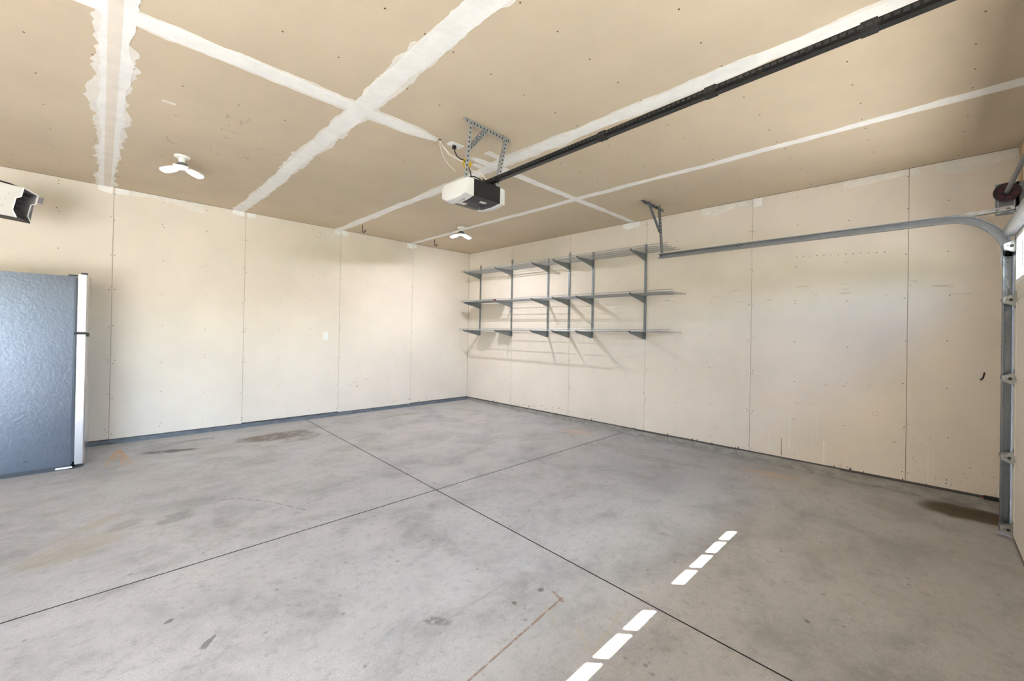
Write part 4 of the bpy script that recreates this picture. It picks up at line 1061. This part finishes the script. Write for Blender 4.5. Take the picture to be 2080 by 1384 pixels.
def fdoor(z0, z1):
    pr = []
    x0, x1 = FX1 + 0.013, FX1 + 0.078
    for (x, y) in ((x0, FY0), (x1 - 0.014, FY0 - 0.002), (x1 - 0.004, FY0 + 0.006), (x1, FY0 + 0.03), (x1 + 0.012, FY0 + 0.25), (x1 + 0.016, (FY0 + FY1) / 2), (x1 + 0.012, FY1 - 0.25), (x1, FY1 - 0.03), (x1 - 0.006, FY1), (x0, FY1)): pr.append((x, y))
    return MB().prism(pr, 2, z0, z1).build('door', M_steel, fr, bevel=0.002)
fdoor(ZM + 0.012, 1.672); fdoor(-0.028, ZM - 0.012)
m = MB(); m.box(FX1 + 0.03, FX1 + 0.075, FY0 + 0.01, FY0 + 0.06, 1.672, 1.690); m.box(FX1 - 0.05, FX1 + 0.04, FY0 + 0.02, FY0 + 0.05, 1.654, 1.668)
m.build('top_hinge', M_gasket, fr, bevel=0.004)
m = MB(); m.box(FX1 - 0.005, FX1 + 0.082, FY0 - 0.004, FY0 + 0.045, ZM - 0.006, ZM + 0.006); m.box(FX1 - 0.006, FX1 + 0.010, FY0 - 0.006, FY0 + 0.006, ZM - 0.014, ZM + 0.010); m.box(FX1 + 0.072, FX1 + 0.090, FY0 + 0.0, FY0 + 0.012, ZM - 0.03, ZM + 0.004)
m.build('centre_hinge', M_rubber, fr, bevel=0.001)
m = MB(); m.box(FX1 + 0.0, FX1 + 0.07, FY0 + 0.01, FY0 + 0.05, -0.046, -0.028); m.box(FX1 - 0.02, FX1 + 0.02, FY0 + 0.01, FY0 + 0.04, zf(0.8), -0.03); m.build('bottom_hinge', M_rubber, fr)
MB().box(-5.40, -5.372, FY0 - 0.0008, FY0 + 0.001, 0.05, 0.062).build('scuff', simple('dark_scuff', srgb(60, 68, 84), 0.6), fr)

# ================================================================== HEATER
ht = thing('garage_heater', 'white enamel garage heater with dark louvres hung below the ceiling above the fridge', 'heater', (-5.5, -1.1, 2.3))
e1 = Vector((0.2666, 0.9638, 0.0)); e3 = Vector((-0.1313, 0.0363, -0.9907)); e3 = (e3 - e1 * e3.dot(e1)).normalized(); e2 = e3.cross(e1)   # e2 = towards the front
if e2.x < 0: e2 = -e2
Q = Vector((-5.407, -1.13, 2.300))
# local frame: x = depth towards the room, y = across the louvre face, z = up
Mh = Matrix((e2, e1, -e3)).transposed().to_4x4(); Mh.translation = Q
HW, HH, HD = 0.235, 0.246, 0.36
m = MB()
side = [(0.0, 0.0), (-0.004, -0.075), (-0.03, -0.092), (-0.034, -0.19), (-0.004, -HH), (-HD, -HH), (-HD, 0.0)]
m.prism([(p[0], p[1]) for p in side], 1, 0.0, 0.003, Mh); m.prism([(p[0], p[1]) for p in side], 1, HW - 0.003, HW, Mh)
m.box(-HD, 0.0, 0.0, HW, -0.003, 0.0, Mh); m.box(-HD, -HD + 0.003, 0, HW, -HH, 0, Mh)
m.build('casing', M_heater, ht)
m = MB()
m.box(-HD + 0.01, -0.01, 0.01, HW - 0.01, -HH - 0.002, -HH + 0.012, Mh)
m.build('under_tray', M_heater_dk, ht)
m = MB(); m.box(-0.12, -0.118, HW * 0.45, HW - 0.004, -HH + 0.01, -0.004, Mh); m.box(-0.12, -0.012, HW - 0.005, HW - 0.0035, -HH + 0.01, -0.004, Mh); m.build('inner_liner', M_heater_in, ht)
fm = MB()
fr_pts = [(0.0, 0.0), (-0.004, -0.075), (-0.03, -0.092), (-0.034, -0.19), (-0.004, -HH)]
for a, b in zip(fr_pts[:-1], fr_pts[1:]):
    for yy_ in (0.0, HW - 0.008):
        va = Mh @ Vector((a[0], yy_ + 0.004, a[1])); vb = Mh @ Vector((b[0], yy_ + 0.004, b[1])); fm.tube([va, vb], 0.005, 6)
fm.box(-0.004, 0.004, 0, HW, -0.008, 0.0, Mh)
fm.build('front_rim', M_white_plastic, ht)
for k_ in range(5):
    zc = -0.045 - k_ * 0.042
    Ml = Mh @ Matrix.Translation((-0.05, 0, zc)) @ Matrix.Rotation(math.radians(28), 4, 'Y')
    MB().box(-0.034, 0.030, 0.006, HW * 0.70, -0.002, 0.002, Ml).build('louvre', M_heater_dk, ht)
for yy_ in (0.06, 0.12): MB().box(-0.075, -0.070, yy_, yy_ + 0.004, -HH + 0.02, -0.01, Mh).build('louvre_rod', M_heater_dk, ht)
for (a, b) in ((-0.06, -0.055), (-0.07, -0.10), (-0.08, -0.155)):
    MB().tube([Mh @ Vector((a - 0.01, -0.0012, b - 0.02)), Mh @ Vector((a - 0.01, 0.001, b - 0.02))], 0.003, 8).build('casing_screw', M_galv_dull, ht)
m = MB(); m.box(-0.05, 0.03, HW, HW + 0.012, -0.06, -0.01, Mh); m.build('side_bracket', M_heater_in, ht)
m = MB(); m.box(-HD - 0.10, -HD, 0.08, 0.15, -0.2, -0.05, Mh); m.box(-HD - 0.13, -HD - 0.10, 0.06, 0.17, -0.3, H - Q.z - 0.03, Mh); m.build('wall_arm', M_galv_dull, ht)
MB().tube([Mh @ Vector((-0.03, 0.10, 0.004)), Mh @ Vector((-0.12, 0.09, 0.022)), Mh @ Vector((-0.30, 0.08, 0.035))], 0.006, 8).build('cable', M_rubber, ht, smooth=True)
MB().tube([Mh @ Vector((-0.06, 0.06, 0.004)), Mh @ Vector((-0.14, 0.05, 0.02)), Mh @ Vector((-0.34, 0.05, 0.012))], 0.004, 8).build('cable', M_rubber, ht, smooth=True)

# ------------------------------------------------------------------ lift everything
for o in list(bpy.data.objects):
    if o.parent is None and o.type in {'MESH', 'EMPTY'}: o.location.z += LIFT
bpy.context.view_layer.update()
